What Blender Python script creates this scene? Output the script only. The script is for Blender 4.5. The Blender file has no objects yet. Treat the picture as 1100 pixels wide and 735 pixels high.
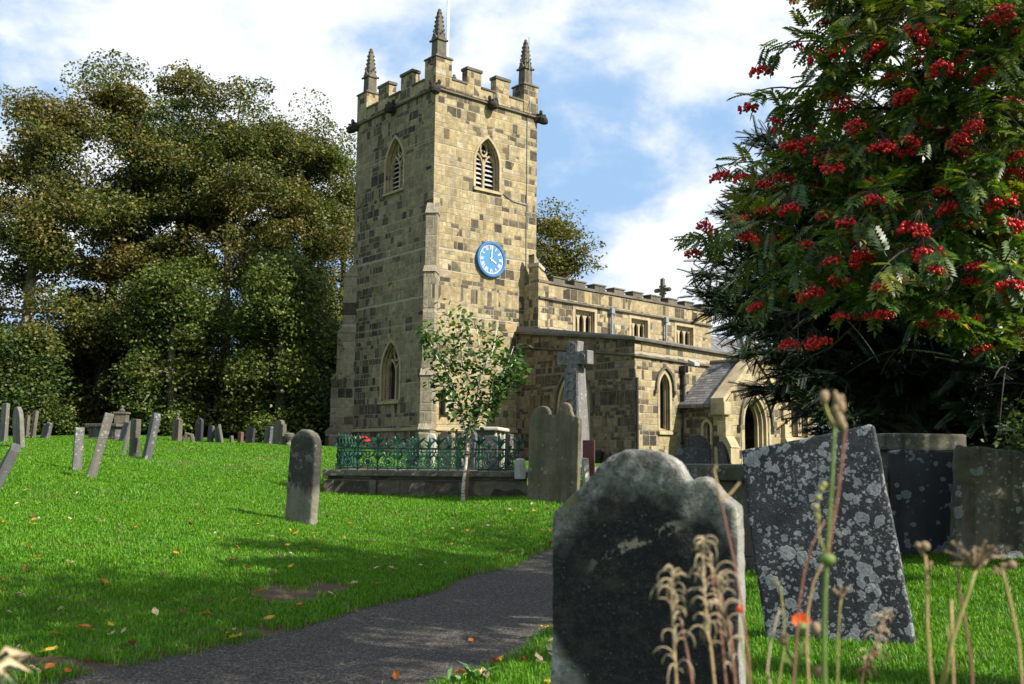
import bpy, bmesh, math, random
import numpy as np
from mathutils import Vector, Matrix, Euler
rnd = random.Random(11)
RNG = np.random.default_rng(5)
scene = bpy.context.scene
COL = scene.collection
rad = math.radians

# ------------------------------------------------------------------ camera
F, HOR, ROLL, CAMH = 1069.0, 490.0, rad(0.6), 1.35
_p = math.atan((HOR - 367.5) / F)
_f = np.array([0, math.cos(_p), math.sin(_p)])
_u0 = np.array([0, -math.sin(_p), math.cos(_p)])
_x0 = np.array([1.0, 0, 0])
_x = math.cos(ROLL) * _x0 + math.sin(ROLL) * _u0
_u = -math.sin(ROLL) * _x0 + math.cos(ROLL) * _u0
CAM = np.array([0, 0, CAMH])


def at(px, py, Y):
    """world point seen at photo pixel (px, py) at forward distance Y"""
    v = ((px - 550) / F) * _x + ((367.5 - py) / F) * _u + _f
    return CAM + v * (Y / v[1])


cd = bpy.data.cameras.new('camera')
cam = bpy.data.objects.new('camera', cd)
COL.objects.link(cam)
cd.sensor_width = 36
cd.lens = 36 * F / 1100
cd.clip_start, cd.clip_end = 0.05, 3000
m = Matrix.Identity(4)
for i in range(3):
    m[i][0], m[i][1], m[i][2], m[i][3] = _x[i], _u[i], -_f[i], CAM[i]
cam.matrix_world = m
cd.dof.use_dof = True
cd.dof.focus_distance = 14
cd.dof.aperture_fstop = 5.0
scene.camera = cam


# ------------------------------------------------------------------ scene helpers
def tag(o, label=None, cat=None, group=None, kind=None):
    if label: o['label'] = label
    if cat: o['category'] = cat
    if group: o['group'] = group
    if kind: o['kind'] = kind
    return o


def empty(name, loc, rz=0.0, label=None, cat=None, group=None):
    o = bpy.data.objects.new(name, None)
    COL.objects.link(o)
    o.empty_display_size = 0.2
    o.matrix_world = Matrix.Translation(Vector([float(c) for c in loc])) @ Matrix.Rotation(rz, 4, 'Z')
    return tag(o, label, cat, group)


def link(name, me, parent=None):
    o = bpy.data.objects.new(name, me)
    COL.objects.link(o)
    if parent: o.parent = parent
    return o


def box_uv(me):
    """metric uv: u along the horizontal tangent of each face, v up"""
    n = len(me.loops)
    if n == 0: return
    uvl = me.uv_layers.new(name='UVMap') if not me.uv_layers else me.uv_layers[0]
    co = np.empty(len(me.vertices) * 3); me.vertices.foreach_get('co', co); co = co.reshape(-1, 3)
    vi = np.empty(n, dtype=np.int32); me.loops.foreach_get('vertex_index', vi)
    tot = np.empty(len(me.polygons), dtype=np.int32); me.polygons.foreach_get('loop_total', tot)
    nr = np.empty(len(me.polygons) * 3); me.polygons.foreach_get('normal', nr); nr = nr.reshape(-1, 3)
    nl = np.repeat(nr, tot, axis=0)
    p = co[vi]
    h = np.hypot(nl[:, 0], nl[:, 1])
    flat = h < 0.35
    hs = np.where(h < 1e-6, 1, h)
    tx, ty = -nl[:, 1] / hs, nl[:, 0] / hs
    u = p[:, 0] * tx + p[:, 1] * ty
    v = p[:, 2].copy()
    u[flat] = p[flat, 0]; v[flat] = p[flat, 1]
    uvl.data.foreach_set('uv', np.stack([u, v], 1).astype(np.float32).ravel())


def np_mesh(name, verts, faces, mat=None, smooth=False, uv=False):
    """verts (N,3) array; faces: (M,k) int array or list of such arrays"""
    me = bpy.data.meshes.new(name)
    fl = faces if isinstance(faces, list) else [faces]
    fl = [np.asarray(f, dtype=np.int32) for f in fl if len(f)]
    verts = np.asarray(verts, dtype=np.float32)
    me.vertices.add(len(verts)); me.vertices.foreach_set('co', verts.ravel())
    loops = np.concatenate([f.ravel() for f in fl])
    tot = np.concatenate([np.full(len(f), f.shape[1], dtype=np.int32) for f in fl])
    start = np.concatenate([[0], np.cumsum(tot)[:-1]]).astype(np.int32)
    me.loops.add(len(loops)); me.loops.foreach_set('vertex_index', loops)
    me.polygons.add(len(tot)); me.polygons.foreach_set('loop_start', start); me.polygons.foreach_set('loop_total', tot)
    if smooth: me.polygons.foreach_set('use_smooth', np.ones(len(tot), dtype=bool))
    me.update(calc_edges=True)
    if mat: me.materials.append(mat)
    if uv: box_uv(me)
    return me


class MB:
    """collects solids (world or local coordinates) into one mesh"""
    def __init__(s): s.v = []; s.f = []

    def add(s, vs, fs):
        b = len(s.v)
        s.v += [tuple(float(c) for c in p) for p in vs]
        s.f += [tuple(b + i for i in f) for f in fs]
        return s

    def hexa(s, p):      # 8 points: bottom ring 0-3, top ring 4-7
        return s.add(p, [(3, 2, 1, 0), (4, 5, 6, 7), (0, 1, 5, 4), (1, 2, 6, 5), (2, 3, 7, 6), (3, 0, 4, 7)])

    def box(s, x0, x1, y0, y1, z0, z1, T=None):
        p = [(x0, y0, z0), (x1, y0, z0), (x1, y1, z0), (x0, y1, z0), (x0, y0, z1), (x1, y0, z1), (x1, y1, z1), (x0, y1, z1)]
        if T: p = [T(*q) for q in p]
        return s.hexa(p)

    def prism(s, poly, fa, fb):
        """poly: 2d points; fa/fb map (u,v) to the two end caps"""
        n = len(poly)
        vs = [fa(*q) for q in poly] + [fb(*q) for q in poly]
        fs = [tuple(range(n)), tuple(range(2 * n - 1, n - 1, -1))]
        fs += [(i, (i + 1) % n, n + (i + 1) % n, n + i) for i in range(n)]
        return s.add(vs, fs)

    def ring(s, outer, inner, fa, fb, closed=False):
        """strip between two open/closed outlines of equal length, extruded between fa and fb"""
        n = len(outer)
        vs = [fa(*q) for q in outer] + [fa(*q) for q in inner] + [fb(*q) for q in outer] + [fb(*q) for q in inner]
        fs = []
        for i in range(n if closed else n - 1):
            j = (i + 1) % n
            fs += [(i, j, n + j, n + i), (2 * n + j, 2 * n + i, 3 * n + i, 3 * n + j), (j, i, 2 * n + i, 2 * n + j), (n + i, n + j, 3 * n + j, 3 * n + i)]
        if not closed:
            fs += [(0, n, 3 * n, 2 * n), (n - 1, 3 * n - 1, 4 * n - 1, 2 * n - 1)]
        return s.add(vs, fs)

    def tube(s, path, r, seg=8, cap=True):
        P = [Vector([float(c) for c in p]) for p in path]
        n = len(P)
        R = list(r) if hasattr(r, '__len__') else [r] * n
        vs = []; prev = None
        for i in range(n):
            t = (P[min(i + 1, n - 1)] - P[max(i - 1, 0)])
            t = t.normalized() if t.length > 1e-9 else Vector((0, 0, 1))
            if prev is None:
                a = t.cross(Vector((0, 0, 1)))
                if a.length < 0.1: a = t.cross(Vector((1, 0, 0)))
            else:
                a = prev - t * prev.dot(t)
            a.normalize(); prev = a
            b = t.cross(a)
            for k in range(seg):
                w = 2 * math.pi * k / seg
                vs.append(P[i] + (a * math.cos(w) + b * math.sin(w)) * R[i])
        fs = []
        for i in range(n - 1):
            for k in range(seg):
                k2 = (k + 1) % seg
                fs.append((i * seg + k, i * seg + k2, (i + 1) * seg + k2, (i + 1) * seg + k))
        if cap:
            fs.append(tuple(range(seg - 1, -1, -1)))
            fs.append(tuple(range((n - 1) * seg, n * seg)))
        return s.add(vs, fs)

    def lathe(s, prof, c=(0, 0, 0), seg=16, sx=1, sy=1):
        vs = []; n = len(prof)
        for r, z in prof:
            for k in range(seg):
                w = 2 * math.pi * k / seg
                vs.append((c[0] + r * sx * math.cos(w), c[1] + r * sy * math.sin(w), c[2] + z))
        fs = []
        for i in range(n - 1):
            for k in range(seg):
                k2 = (k + 1) % seg
                fs.append((i * seg + k, i * seg + k2, (i + 1) * seg + k2, (i + 1) * seg + k))
        fs += [tuple(range(seg - 1, -1, -1)), tuple(range((n - 1) * seg, n * seg))]
        return s.add(vs, fs)

    def ball(s, c, r, sub=1, sz=1.0):
        V, Fc = ICO[sub]
        return s.add([(c[0] + v[0] * r, c[1] + v[1] * r, c[2] + v[2] * r * sz) for v in V], Fc)

    def mesh(s, name, mat=None, origin=(0, 0, 0), smooth=False, uv=True, bevel=0.0, seg=2, fix=True, uvworld=False):
        me = bpy.data.meshes.new(name)
        ox, oy, oz = [float(c) for c in origin]
        me.from_pydata([(x - ox, y - oy, z - oz) for x, y, z in s.v], [], s.f)
        if fix or bevel:
            bm = bmesh.new(); bm.from_mesh(me)
            bmesh.ops.recalc_face_normals(bm, faces=bm.faces)
            if bevel:
                ed = [e for e in bm.edges if len(e.link_faces) == 2 and e.calc_face_angle(0) > 0.5]
                bmesh.ops.bevel(bm, geom=ed, offset=bevel, segments=seg, affect='EDGES', profile=0.6, clamp_overlap=True)
            bm.to_mesh(me); bm.free()
        if smooth:
            for p in me.polygons: p.use_smooth = True
        if mat: me.materials.append(mat)
        if uv: box_uv(me)
        return me

    def build(s, name, mat=None, parent=None, origin=None, **k):
        """one object; vertices are world coordinates, stored relative to the parent's (or own) origin"""
        if origin is None:
            origin = parent.matrix_world.translation if parent else (0, 0, 0)
        me = s.mesh(name, mat, origin, **k)
        o = link(name, me, parent)
        if not parent: o.location = [float(c) for c in origin]
        return o


def _ico(sub):
    bm = bmesh.new(); bmesh.ops.create_icosphere(bm, subdivisions=sub, radius=1.0)
    V = [tuple(v.co) for v in bm.verts]; Fc = [tuple(v.index for v in f.verts) for f in bm.faces]
    bm.free(); return V, Fc


ICO = {0: _ico(1), 1: _ico(2), 2: _ico(3)}


def scatter(tv, tf, M, P):
    """copies of a template (k,3)/(m,q) under (N,3,3) matrices and (N,3) positions -> verts, faces"""
    tv = np.asarray(tv, float); tf = np.asarray(tf, int)
    V = np.einsum('nij,kj->nki', M, tv) + P[:, None, :]
    Fc = tf[None, :, :] + (np.arange(len(P)) * len(tv))[:, None, None]
    return V.reshape(-1, 3), Fc.reshape(-1, tf.shape[1])


def frames(d, up=None, roll=None):
    """(N,3) directions -> (N,3,3) matrices with columns x=side, y=dir, z=normal"""
    d = d / np.linalg.norm(d, axis=1, keepdims=True)
    if up is None: up = np.tile([0, 0, 1.0], (len(d), 1))
    x = np.cross(d, up)
    bad = np.linalg.norm(x, axis=1) < 1e-3
    x[bad] = [1, 0, 0]
    x /= np.linalg.norm(x, axis=1, keepdims=True)
    z = np.cross(x, d)
    if roll is not None:
        c, s_ = np.cos(roll)[:, None], np.sin(roll)[:, None]
        x, z = x * c + z * s_, z * c - x * s_
    return np.stack([x, d, z], axis=2)


def unit(n, rng=RNG):
    v = rng.normal(size=(n, 3))
    return v / np.linalg.norm(v, axis=1, keepdims=True)


# ------------------------------------------------------------------ node helper
class NT:
    def __init__(s, name):
        s.m = bpy.data.materials.new(name); s.m.use_nodes = True
        s.t = s.m.node_tree; s.t.nodes.clear()
        s.out = s.t.nodes.new('ShaderNodeOutputMaterial')

    def n(s, typ, inp=None, **kw):
        nd = s.t.nodes.new('ShaderNode' + typ)
        for k, v in kw.items(): setattr(nd, k, v)
        for k, v in (inp or {}).items(): s.set(nd.inputs[k], v)
        return nd

    def set(s, sock, v):
        if isinstance(v, bpy.types.NodeSocket): s.t.links.new(v, sock)
        elif isinstance(v, bpy.types.Node): s.t.links.new(v.outputs[0], sock)
        elif isinstance(v, (tuple, list)) and len(v) == 3 and sock.type == 'RGBA': sock.default_value = (*v, 1)
        else: sock.default_value = v

    def ma(s, op, a, b=0.0, c=0.0, clamp=False):
        nd = s.n('Math', operation=op, use_clamp=clamp)
        s.set(nd.inputs[0], a); s.set(nd.inputs[1], b); s.set(nd.inputs[2], c)
        return nd.outputs[0]

    def vm(s, op, a, b=(0, 0, 0)):
        nd = s.n('VectorMath', operation=op)
        s.set(nd.inputs[0], a)
        if op == 'SCALE': s.set(nd.inputs['Scale'], b)
        else: s.set(nd.inputs[1], b)
        return nd.outputs[0]

    def mix(s, f, a, b, bt='MIX'):
        nd = s.n('Mix', data_type='RGBA', blend_type=bt)
        s.set(nd.inputs['Factor'], f); s.set(nd.inputs[6], a); s.set(nd.inputs[7], b)
        return nd.outputs[2]

    def ramp(s, f, stops, interp='LINEAR'):
        nd = s.n('ValToRGB'); cr = nd.color_ramp; cr.interpolation = interp
        while len(cr.elements) < len(stops): cr.elements.new(0.5)
        for e, (p, c) in zip(cr.elements, stops):
            e.position = p
            e.color = (*c, 1) if hasattr(c, '__len__') else (c, c, c, 1)
        s.set(nd.inputs[0], f)
        return nd.outputs[0]

    def noise(s, vec, scale, detail=4, rough=0.55, dist=0.0, out=0):
        nd = s.n('TexNoise', {'Scale': scale, 'Detail': detail, 'Roughness': rough, 'Distortion': dist})
        if vec is not None: s.set(nd.inputs['Vector'], vec)
        return nd.outputs[out]

    def sm(s, x, a, b):
        nd = s.n('MapRange', interpolation_type='SMOOTHSTEP')
        s.set(nd.inputs[0], x); s.set(nd.inputs[1], a); s.set(nd.inputs[2], b)
        return nd.outputs[0]

    def xyz(s, v):
        nd = s.n('SeparateXYZ'); s.set(nd.inputs[0], v)
        return nd.outputs

    def obj(s): return s.n('TexCoord').outputs['Object']
    def pos(s): return s.n('NewGeometry').outputs['Position']
    def uv(s): return s.n('TexCoord').outputs['UV']
    def island(s): return s.n('NewGeometry').outputs['Random Per Island']

    def bump(s, h, strength=0.5, dist=0.02):
        return s.n('Bump', {'Height': h, 'Strength': strength, 'Distance': dist}).outputs[0]

    def principled(s, col, rough=0.85, bump=None, spec=0.3, **k):
        b = s.n('BsdfPrincipled', {'Base Color': col, 'Roughness': rough, 'Specular IOR Level': spec})
        if bump is not None: s.set(b.inputs['Normal'], bump)
        for kk, v in k.items(): s.set(b.inputs[kk.replace('_', ' ')], v)
        return b

    def done(s, sh):
        s.t.links.new(sh.outputs[0] if isinstance(sh, bpy.types.Node) else sh, s.out.inputs[0])
        return s.m


def plain(name, col, rough=0.6, var=0.25, scale=8, metal=0.0, spec=0.4, bump=0.2):
    t = NT(name); o = t.obj()
    nz = t.noise(o, scale, 5)
    dk = tuple(c * (1 - var) for c in col); lt = tuple(min(1, c * (1 + var)) for c in col)
    c = t.mix(nz, dk, lt)
    return t.done(t.principled(c, rough, t.bump(t.noise(o, scale * 6, 3), bump, 0.01), spec, Metallic=metal))


def masonry(name, h=0.36, w=0.62, dark=0.18, tones=None, seed=0.0, mortar=(0.30, 0.26, 0.19), rough_amt=0.6):
    """coursed squared rubble: every block its own tone, some blackened"""
    t = NT(name)
    uv = t.uv(); pos = t.pos()
    wob = t.vm('SCALE', t.vm('SUBTRACT', t.noise(pos, 2.2, 3, out=1), (0.5, 0.5, 0.5)), 0.07)
    wob2 = t.vm('SCALE', t.vm('SUBTRACT', t.noise(pos, 14, 2, out=1), (0.5, 0.5, 0.5)), 0.03)
    q = t.vm('ADD', t.vm('ADD', uv, wob), wob2)
    u, v, _ = t.xyz(q)
    nv = t.n('TexNoise', {'Scale': 1.1, 'Detail': 1.0}, noise_dimensions='1D'); t.set(nv.inputs['W'], t.ma('ADD', t.ma('MULTIPLY', v, 1.6), seed))
    v2 = t.ma('DIVIDE', t.ma('ADD', v, t.ma('MULTIPLY', nv.outputs[0], 0.55)), h)
    row = t.ma('FLOOR', v2); fv = t.ma('FRACT', v2)
    def wn(a, b, c):
        nd = t.n('TexWhiteNoise', noise_dimensions='3D')
        cx = t.n('CombineXYZ', {0: a, 1: b, 2: c})
        t.set(nd.inputs[0], cx.outputs[0]); return nd.outputs[0]
    r0 = wn(row, 3.1 + seed, 0.5); r1 = wn(row, 9.7 + seed, 1.5)
    ww = t.ma('MULTIPLY', w, t.ma('MULTIPLY_ADD', r1, 0.5, 0.75))
    uu = t.ma('DIVIDE', t.ma('ADD', u, t.ma('MULTIPLY', r0, 7.0)), ww)
    colm = t.ma('FLOOR', uu); fu = t.ma('FRACT', uu)
    s1 = wn(row, colm, 2.5 + seed); s2 = wn(row, colm, 5.5 + seed)
    sp = t.ma('MULTIPLY_ADD', s1, 0.36, 0.32)
    dosplit = t.ma('GREATER_THAN', s2, 0.55)
    right = t.ma('MULTIPLY', dosplit, t.ma('GREATER_THAN', fu, sp))
    idc = t.ma('MULTIPLY_ADD', right, 0.5, colm)
    e1 = t.ma('MINIMUM', fu, t.ma('SUBTRACT', 1.0, fu))
    e2 = t.ma('ADD', t.ma('ABSOLUTE', t.ma('SUBTRACT', fu, sp)), t.ma('SUBTRACT', 1.0, dosplit))
    du = t.ma('MULTIPLY', t.ma('MINIMUM', e1, e2), ww)
    dv = t.ma('MULTIPLY', t.ma('MINIMUM', fv, t.ma('SUBTRACT', 1.0, fv)), h)
    ed = t.ma('MINIMUM', du, dv)
    joint = t.sm(ed, 0.004, 0.022)
    rv = wn(row, idc, 11.5 + seed); rv2 = wn(row, idc, 21.5 + seed)
    tones = tones or [(0.0, (0.27, 0.215, 0.12)), (0.25, (0.36, 0.29, 0.16)), (0.5, (0.42, 0.345, 0.195)), (0.68, (0.33, 0.26, 0.14)), (0.8, (0.40, 0.30, 0.14)), (0.92, (0.45, 0.385, 0.25)), (1.0, (0.29, 0.245, 0.16))]
    c = t.ramp(rv, tones)
    big = t.noise(pos, 0.33, 3)
    fine = t.noise(pos, 5.0, 6, 0.65)
    # blackened blocks gather in patches
    thr = t.ma('MULTIPLY_ADD', t.sm(big, 0.36, 0.64), dark * 2.6, dark * 0.3)
    isd = t.ma('LESS_THAN', rv2, thr)
    dk = t.mix(fine, (0.022, 0.020, 0.018), (0.085, 0.072, 0.055))
    c = t.mix(t.ma('MULTIPLY', isd, t.ma('MULTIPLY_ADD', rv, .35, .62)), c, dk)
    c = t.mix(t.sm(fine, 0.35, 0.75), t.mix(0.45, c, (0.10, 0.085, 0.06), 'MULTIPLY'), c)
    c = t.mix(t.ma('MULTIPLY', t.sm(t.noise(pos, 1.6, 5, 0.7), 0.52, 0.72), 0.45), c, (0.10, 0.085, 0.055))
    strk = t.noise(t.vm('MULTIPLY', pos, (2.2, 2.2, .22)), 1.0, 5, .65)
    c = t.mix(t.ma('MULTIPLY', t.sm(strk, .52, .70), .45), c, (.085, .075, .052))
    c = t.mix(t.ma('SUBTRACT', 1.0, joint), c, mortar)
    hgt = t.ma('ADD', t.ma('MULTIPLY', joint, 0.55), t.ma('MULTIPLY', t.noise(pos, 9, 6, 0.65), rough_amt))
    hgt = t.ma('ADD', hgt, t.ma('MULTIPLY', rv2, 0.25))
    return t.done(t.principled(c, 0.92, t.bump(hgt, 0.75, 0.05), 0.15))


def dressed(name, c1=(0.40, 0.33, 0.21), c2=(0.27, 0.22, 0.14), dirt=(0.09, 0.08, 0.06), amt=0.5, scale=1.0, joint=0.0):
    """sawn ashlar for dressings, copings, string courses"""
    t = NT(name); p = t.pos()
    n1 = t.noise(p, 1.7 * scale, 5, 0.6); n2 = t.noise(p, 9 * scale, 5, 0.65)
    c = t.mix(t.sm(n1, 0.3, 0.7), c1, c2)
    c = t.mix(t.ma('MULTIPLY', t.sm(t.noise(p, 0.9 * scale, 6, 0.75), 0.48, 0.68), amt), c, dirt)
    c = t.mix(t.ma('MULTIPLY', n2, 0.35), c, dirt)
    if joint:
        u = t.xyz(t.uv())[0]
        f = t.ma('FRACT', t.ma('DIVIDE', u, joint))
        e = t.ma('MULTIPLY', t.ma('MINIMUM', f, t.ma('SUBTRACT', 1.0, f)), joint)
        c = t.mix(t.sm(e, 0.004, 0.016), (0.08, 0.07, 0.05), c)
    return t.done(t.principled(c, 0.9, t.bump(t.noise(p, 22 * scale, 5, 0.6), 0.5, 0.02), 0.15))


def gravestone(name, c1, c2, crust=(0.03, 0.03, 0.03), crust_amt=0.5, lich=0.3, lich_col=(0.36, 0.37, 0.34), lich_scale=9.0, moss=0.0, speck=0.0, rough=0.85, warm=None):
    """weathered slab; coordinates are the stone's own (x across, z up)"""
    t = NT(name); o = t.obj()
    n1 = t.noise(o, 2.4, 6, 0.65); n2 = t.noise(o, 12, 6, 0.7); n3 = t.noise(o, 55, 4, 0.6)
    st = t.noise(t.vm('MULTIPLY', o, (9, 9, 0.8)), 1.0, 4)      # vertical rain streaks
    c = t.mix(t.sm(n1, 0.35, 0.68), c1, c2)
    c = t.mix(t.ma('MULTIPLY', n2, 0.4), c, tuple(x * 0.35 for x in c1))
    if warm: c = t.mix(t.ma('MULTIPLY', t.sm(t.noise(o, 3.5, 5, 0.7), 0.5, 0.75), 0.6), c, warm)
    c = t.mix(t.ma('MULTIPLY', t.sm(t.ma('MULTIPLY_ADD', st, 0.6, t.ma('MULTIPLY', n1, 0.4)), 0.42, 0.62), crust_amt), c, crust)
    hgt = t.ma('ADD', t.ma('MULTIPLY', n2, 0.6), t.ma('MULTIPLY', n3, 0.35))
    if lich > 0:
        wv = t.vm('ADD', o, t.vm('SCALE', t.noise(o, 18, 5, 0.7, out=1), 0.075))
        for li_, (sc, th, am) in enumerate(((lich_scale * .66, 0.42, .45), (lich_scale * 1.15, 0.46, .8), (lich_scale * 2.1, 0.45, 1.0), (lich_scale * 3.8, .42, .9))):
            vo = t.n('TexVoronoi', {'Vector': wv, 'Scale': sc, 'Randomness': 1.0})
            rr = t.xyz(vo.outputs['Color'])
            keep = t.ma('LESS_THAN', rr[0], t.ma('MULTIPLY', t.sm(t.noise(t.vm('ADD', o, (li_ * 3.7, 0, li_ * 1.3)), 3.0, 4), 0.40, 0.66), lich * am))
            siz = t.ma('MULTIPLY_ADD', rr[1], th * 0.6, th * 0.45)
            dd = t.ma('DIVIDE', vo.outputs['Distance'], siz)
            spot = t.ma('MULTIPLY', t.sm(dd, 1.0, 0.86), keep)
            rg = t.ma('ABSOLUTE', t.ma('SINE', t.ma('MULTIPLY', dd, 9.0)))
            ringm = t.ma('MULTIPLY_ADD', rg, 0.35, 0.45)
            lc = t.mix(t.noise(o, 38, 4, 0.7), tuple(x * 0.45 for x in lich_col), lich_col)
            c = t.mix(t.ma('MULTIPLY', spot, t.ma('ADD', ringm, t.ma('MULTIPLY', t.sm(dd, 0.6, 0.95), 0.25))), c, lc)
            hgt = t.ma('ADD', hgt, t.ma('MULTIPLY', spot, 0.18))
    if speck > 0:
        vo = t.n('TexVoronoi', {'Vector': o, 'Scale': 75.0, 'Randomness': 1.0})
        rr = t.xyz(vo.outputs['Color'])
        k = t.ma('MULTIPLY', t.ma('LESS_THAN', rr[0], t.ma('MULTIPLY', t.sm(t.noise(o, 5, 3), 0.4, 0.7), speck)), t.sm(vo.outputs['Distance'], t.ma('MULTIPLY_ADD', rr[1], 0.25, 0.12), 0.05))
        c = t.mix(t.ma('MULTIPLY', k, 0.85), c, (0.30, 0.34, 0.35))
    if moss > 0:
        k = t.ma('MULTIPLY', t.sm(t.noise(o, 4.5, 5, 0.7), 0.52, 0.66), moss)
        c = t.mix(k, c, (0.10, 0.105, 0.035))
    return t.done(t.principled(c, rough, t.bump(hgt, 0.6, 0.025), 0.25))


def leafmat(name, stops, trans=0.35, rough=0.5, spec=0.35, patch=None, patch_scale=0.25, back=1.0):
    """leaf: per-leaf tone, optional patches of turning colour, light through the blade"""
    t = NT(name)
    c = t.ramp(t.island(), stops)
    if patch:
        k = t.sm(t.noise(t.pos(), patch_scale, 3, 0.6), 0.48, 0.66)
        c = t.mix(t.ma('MULTIPLY', k, patch[1]), c, patch[0])
    b = t.principled(c, rough, None, spec)
    tr = t.n('BsdfTranslucent', {'Color': t.mix(0.5, c, (0.5, 0.6, 0.1), 'MULTIPLY')})
    t.set(tr.inputs['Color'], t.mix(1.0, c, (1.5, 1.6, 0.6), 'MULTIPLY'))
    mx = t.n('MixShader', {0: trans, 1: b.outputs[0], 2: tr.outputs[0]})
    return t.done(mx)
# ------------------------------------------------------------------ gravestones: where they stand in the photo
# (profile, base px x0,x1, top px y, base px y, distance, yaw deg (front turned to the left), lean deg (top to the right), back lean, thickness, material key, label)
STONES = [
 ('flat',   -1, 11, 433, 476, 34, 41, 0, 0, .12, 'grey', 'upright square topped grey headstone at the left edge of the lawn before the trees'),
 ('round',  13, 26, 437, 482, 29, 51, -9, 3, .12, 'grey', 'round topped grey headstone leaning left beside the square slab at the lawn edge'),
 ('broken', -13, 19, 475, 539, 14, 52, 17, 6, .13, 'slate', 'dark jagged topped slab tilting right, cut off by the left side of the picture'),
 ('flat',   25, 33, 446, 471, 42, 45, 1, 0, .12, 'brown', 'small brown headstone just behind the leaning round topped one under the trees'),
 ('flat',   32, 42, 441, 473, 41, 48, 4, 0, .13, 'brown', 'tall narrow brown headstone beside the broken stub near the tree trunks'),
 ('broken', 43, 57, 453, 472, 41, 36, 5, 4, .14, 'slate', 'low broken stump of a headstone in front of a sunny bush'),
 ('post',   79, 89, 459, 507, 20, 58, 1, 0, .17, 'lichen_post', 'thin lichen flecked stone post with rounded head standing alone on the sunny lawn'),
 ('flat',   94, 105, 443, 515, 18, 66, 13, 0, .16, 'grey', 'tall thin slab leaning far to the right with its bright edge to the viewer'),
 ('flat',   127, 139, 453, 475, 33, 51, 9, 3, .12, 'slate', 'dark slab leaning right against the end of the urn topped chest tomb'),
 ('flat',   138, 152, 450, 492, 24.6, 44, 0, 0, .13, 'dark', 'dark upright headstone with a loose panel propped behind it'),
 ('flat',   130, 136, 452, 492, 25.4, 68, 10, 0, .08, 'grey', 'pale loose panel propped at a slant behind the dark upright headstone'),
 ('clip',   153, 172, 443, 495, 24, 48, 8, 2, .17, 'slate', 'big slate headstone with clipped corners leaning right on the lawn'),
 ('gabled', 184, 197, 449, 475, 37, 46, 1, 0, .16, 'brown', 'gabled brown headstone with a small finial and a scroll at its foot'),
 ('round',  209, 219, 449, 476, 38, 28, 0, 0, .12, 'black', 'slim black round topped headstone under the drooping lime branches'),
 ('flat',   222, 231, 457, 477, 38, 46, 3, 0, .10, 'slate', 'left slab of two that lean together like a tent'),
 ('flat',   233, 238, 457, 477, 38.3, 70, -12, 0, .09, 'grey', 'thin slab leaning left to close the tent of two stones'),
 ('flat',   246, 251, 468, 477, 40, 60, -4, 0, .10, 'grey', 'tiny pale stump at the lawn edge, shortest of the distant stones'),
 ('flat',   255, 262, 464, 477, 40, 46, 1, 0, .12, 'red', 'small reddish headstone beside the black one below a tree trunk'),
 ('flat',   263, 275, 459, 478, 39, 30, 2, 2, .12, 'black', 'small black square headstone beside the reddish one'),
 ('flat',   283, 294, 458, 478, 38, 50, 3, 0, .12, 'slate', 'plain slate headstone with a bright right edge beside the large shouldered one'),
 ('shoulder', 293, 308, 451, 478, 37, 46, 0, 0, .16, 'brown', 'large shouldered headstone farthest right along the trees, an urn at its side'),
]
R_STONE = ('round', 305, 347, 461, 566, 14.6, 37, 2, 0, .15, 'lone', 'broad round topped headstone black above and pale below, alone on the near lawn')
DOUBLE = ('double', 566, 625, 432, 539, 17.0, 36, -1, 4, .09, 'double', 'tall brown two lobed headstone for a couple beside the railed plot')
STONES_R = [
 ('hump',  592, 800, 482, 850, 3.55, 31, 0, 0, .085, 'front', 'nearest headstone, black faced with a lichened hump and shoulders, by the path'),
 ('slant', 796, 984, 455, 697, 6.3, 23, -7.5, 4, .11, 'rosette', 'big slate slab covered in pale lichen rosettes, tilting left with a sloping top'),
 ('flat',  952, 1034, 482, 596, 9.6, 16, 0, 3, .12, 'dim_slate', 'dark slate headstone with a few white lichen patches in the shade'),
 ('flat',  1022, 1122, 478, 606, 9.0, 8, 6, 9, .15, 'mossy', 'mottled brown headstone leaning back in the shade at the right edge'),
 ('round', 735, 764, 467, 512, 22, 20, 0, 0, .14, 'dark', 'dark round topped headstone in front of the porch side wall'),
 ('flat',  727, 763, 484, 514, 19, 16, 0, 0, .12, 'slate', 'low square slate headstone standing right before the dark round topped one'),
 ('scroll', 770, 787, 474, 512, 21, 40, -3, 0, .12, 'dark', 'small dark headstone with a sunlit curved edge before the church porch'),
 ('round', 741, 746, 492, 512, 16, 20, 0, 0, .08, 'grey', 'little grey peg like stone peeping over the shoulder of the nearest headstone'),
 ('flat',  625, 632, 492, 520, 18, 74, -4, 0, .10, 'pale', 'pale narrow stone edge showing just right of the two lobed headstone'),
]

# ------------------------------------------------------------------ terrain
PATH_C = [(-12, -3.0), (-7.2, .2), (-4.6, 2.6), (-3.0, 4.3), (-1.55, 5.9), (-.78, 7.3), (-.08, 9), (.72, 11.2), (1.6, 13.4), (3, 17), (5, 22), (7.4, 27), (9.3, 31), (10.6, 34)]


def smooth_path(P, n=8):
    P = np.array(P, float); out = []
    for i in range(len(P) - 1):
        p0, p1, p2, p3 = P[max(i - 1, 0)], P[i], P[i + 1], P[min(i + 2, len(P) - 1)]
        for k in range(n):
            t = k / n
            out.append(.5 * ((2 * p1) + (-p0 + p2) * t + (2 * p0 - 5 * p1 + 4 * p2 - p3) * t * t + (-p0 + 3 * p1 - 3 * p2 + p3) * t ** 3))
    out.append(P[-1]); return np.array(out)


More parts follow.
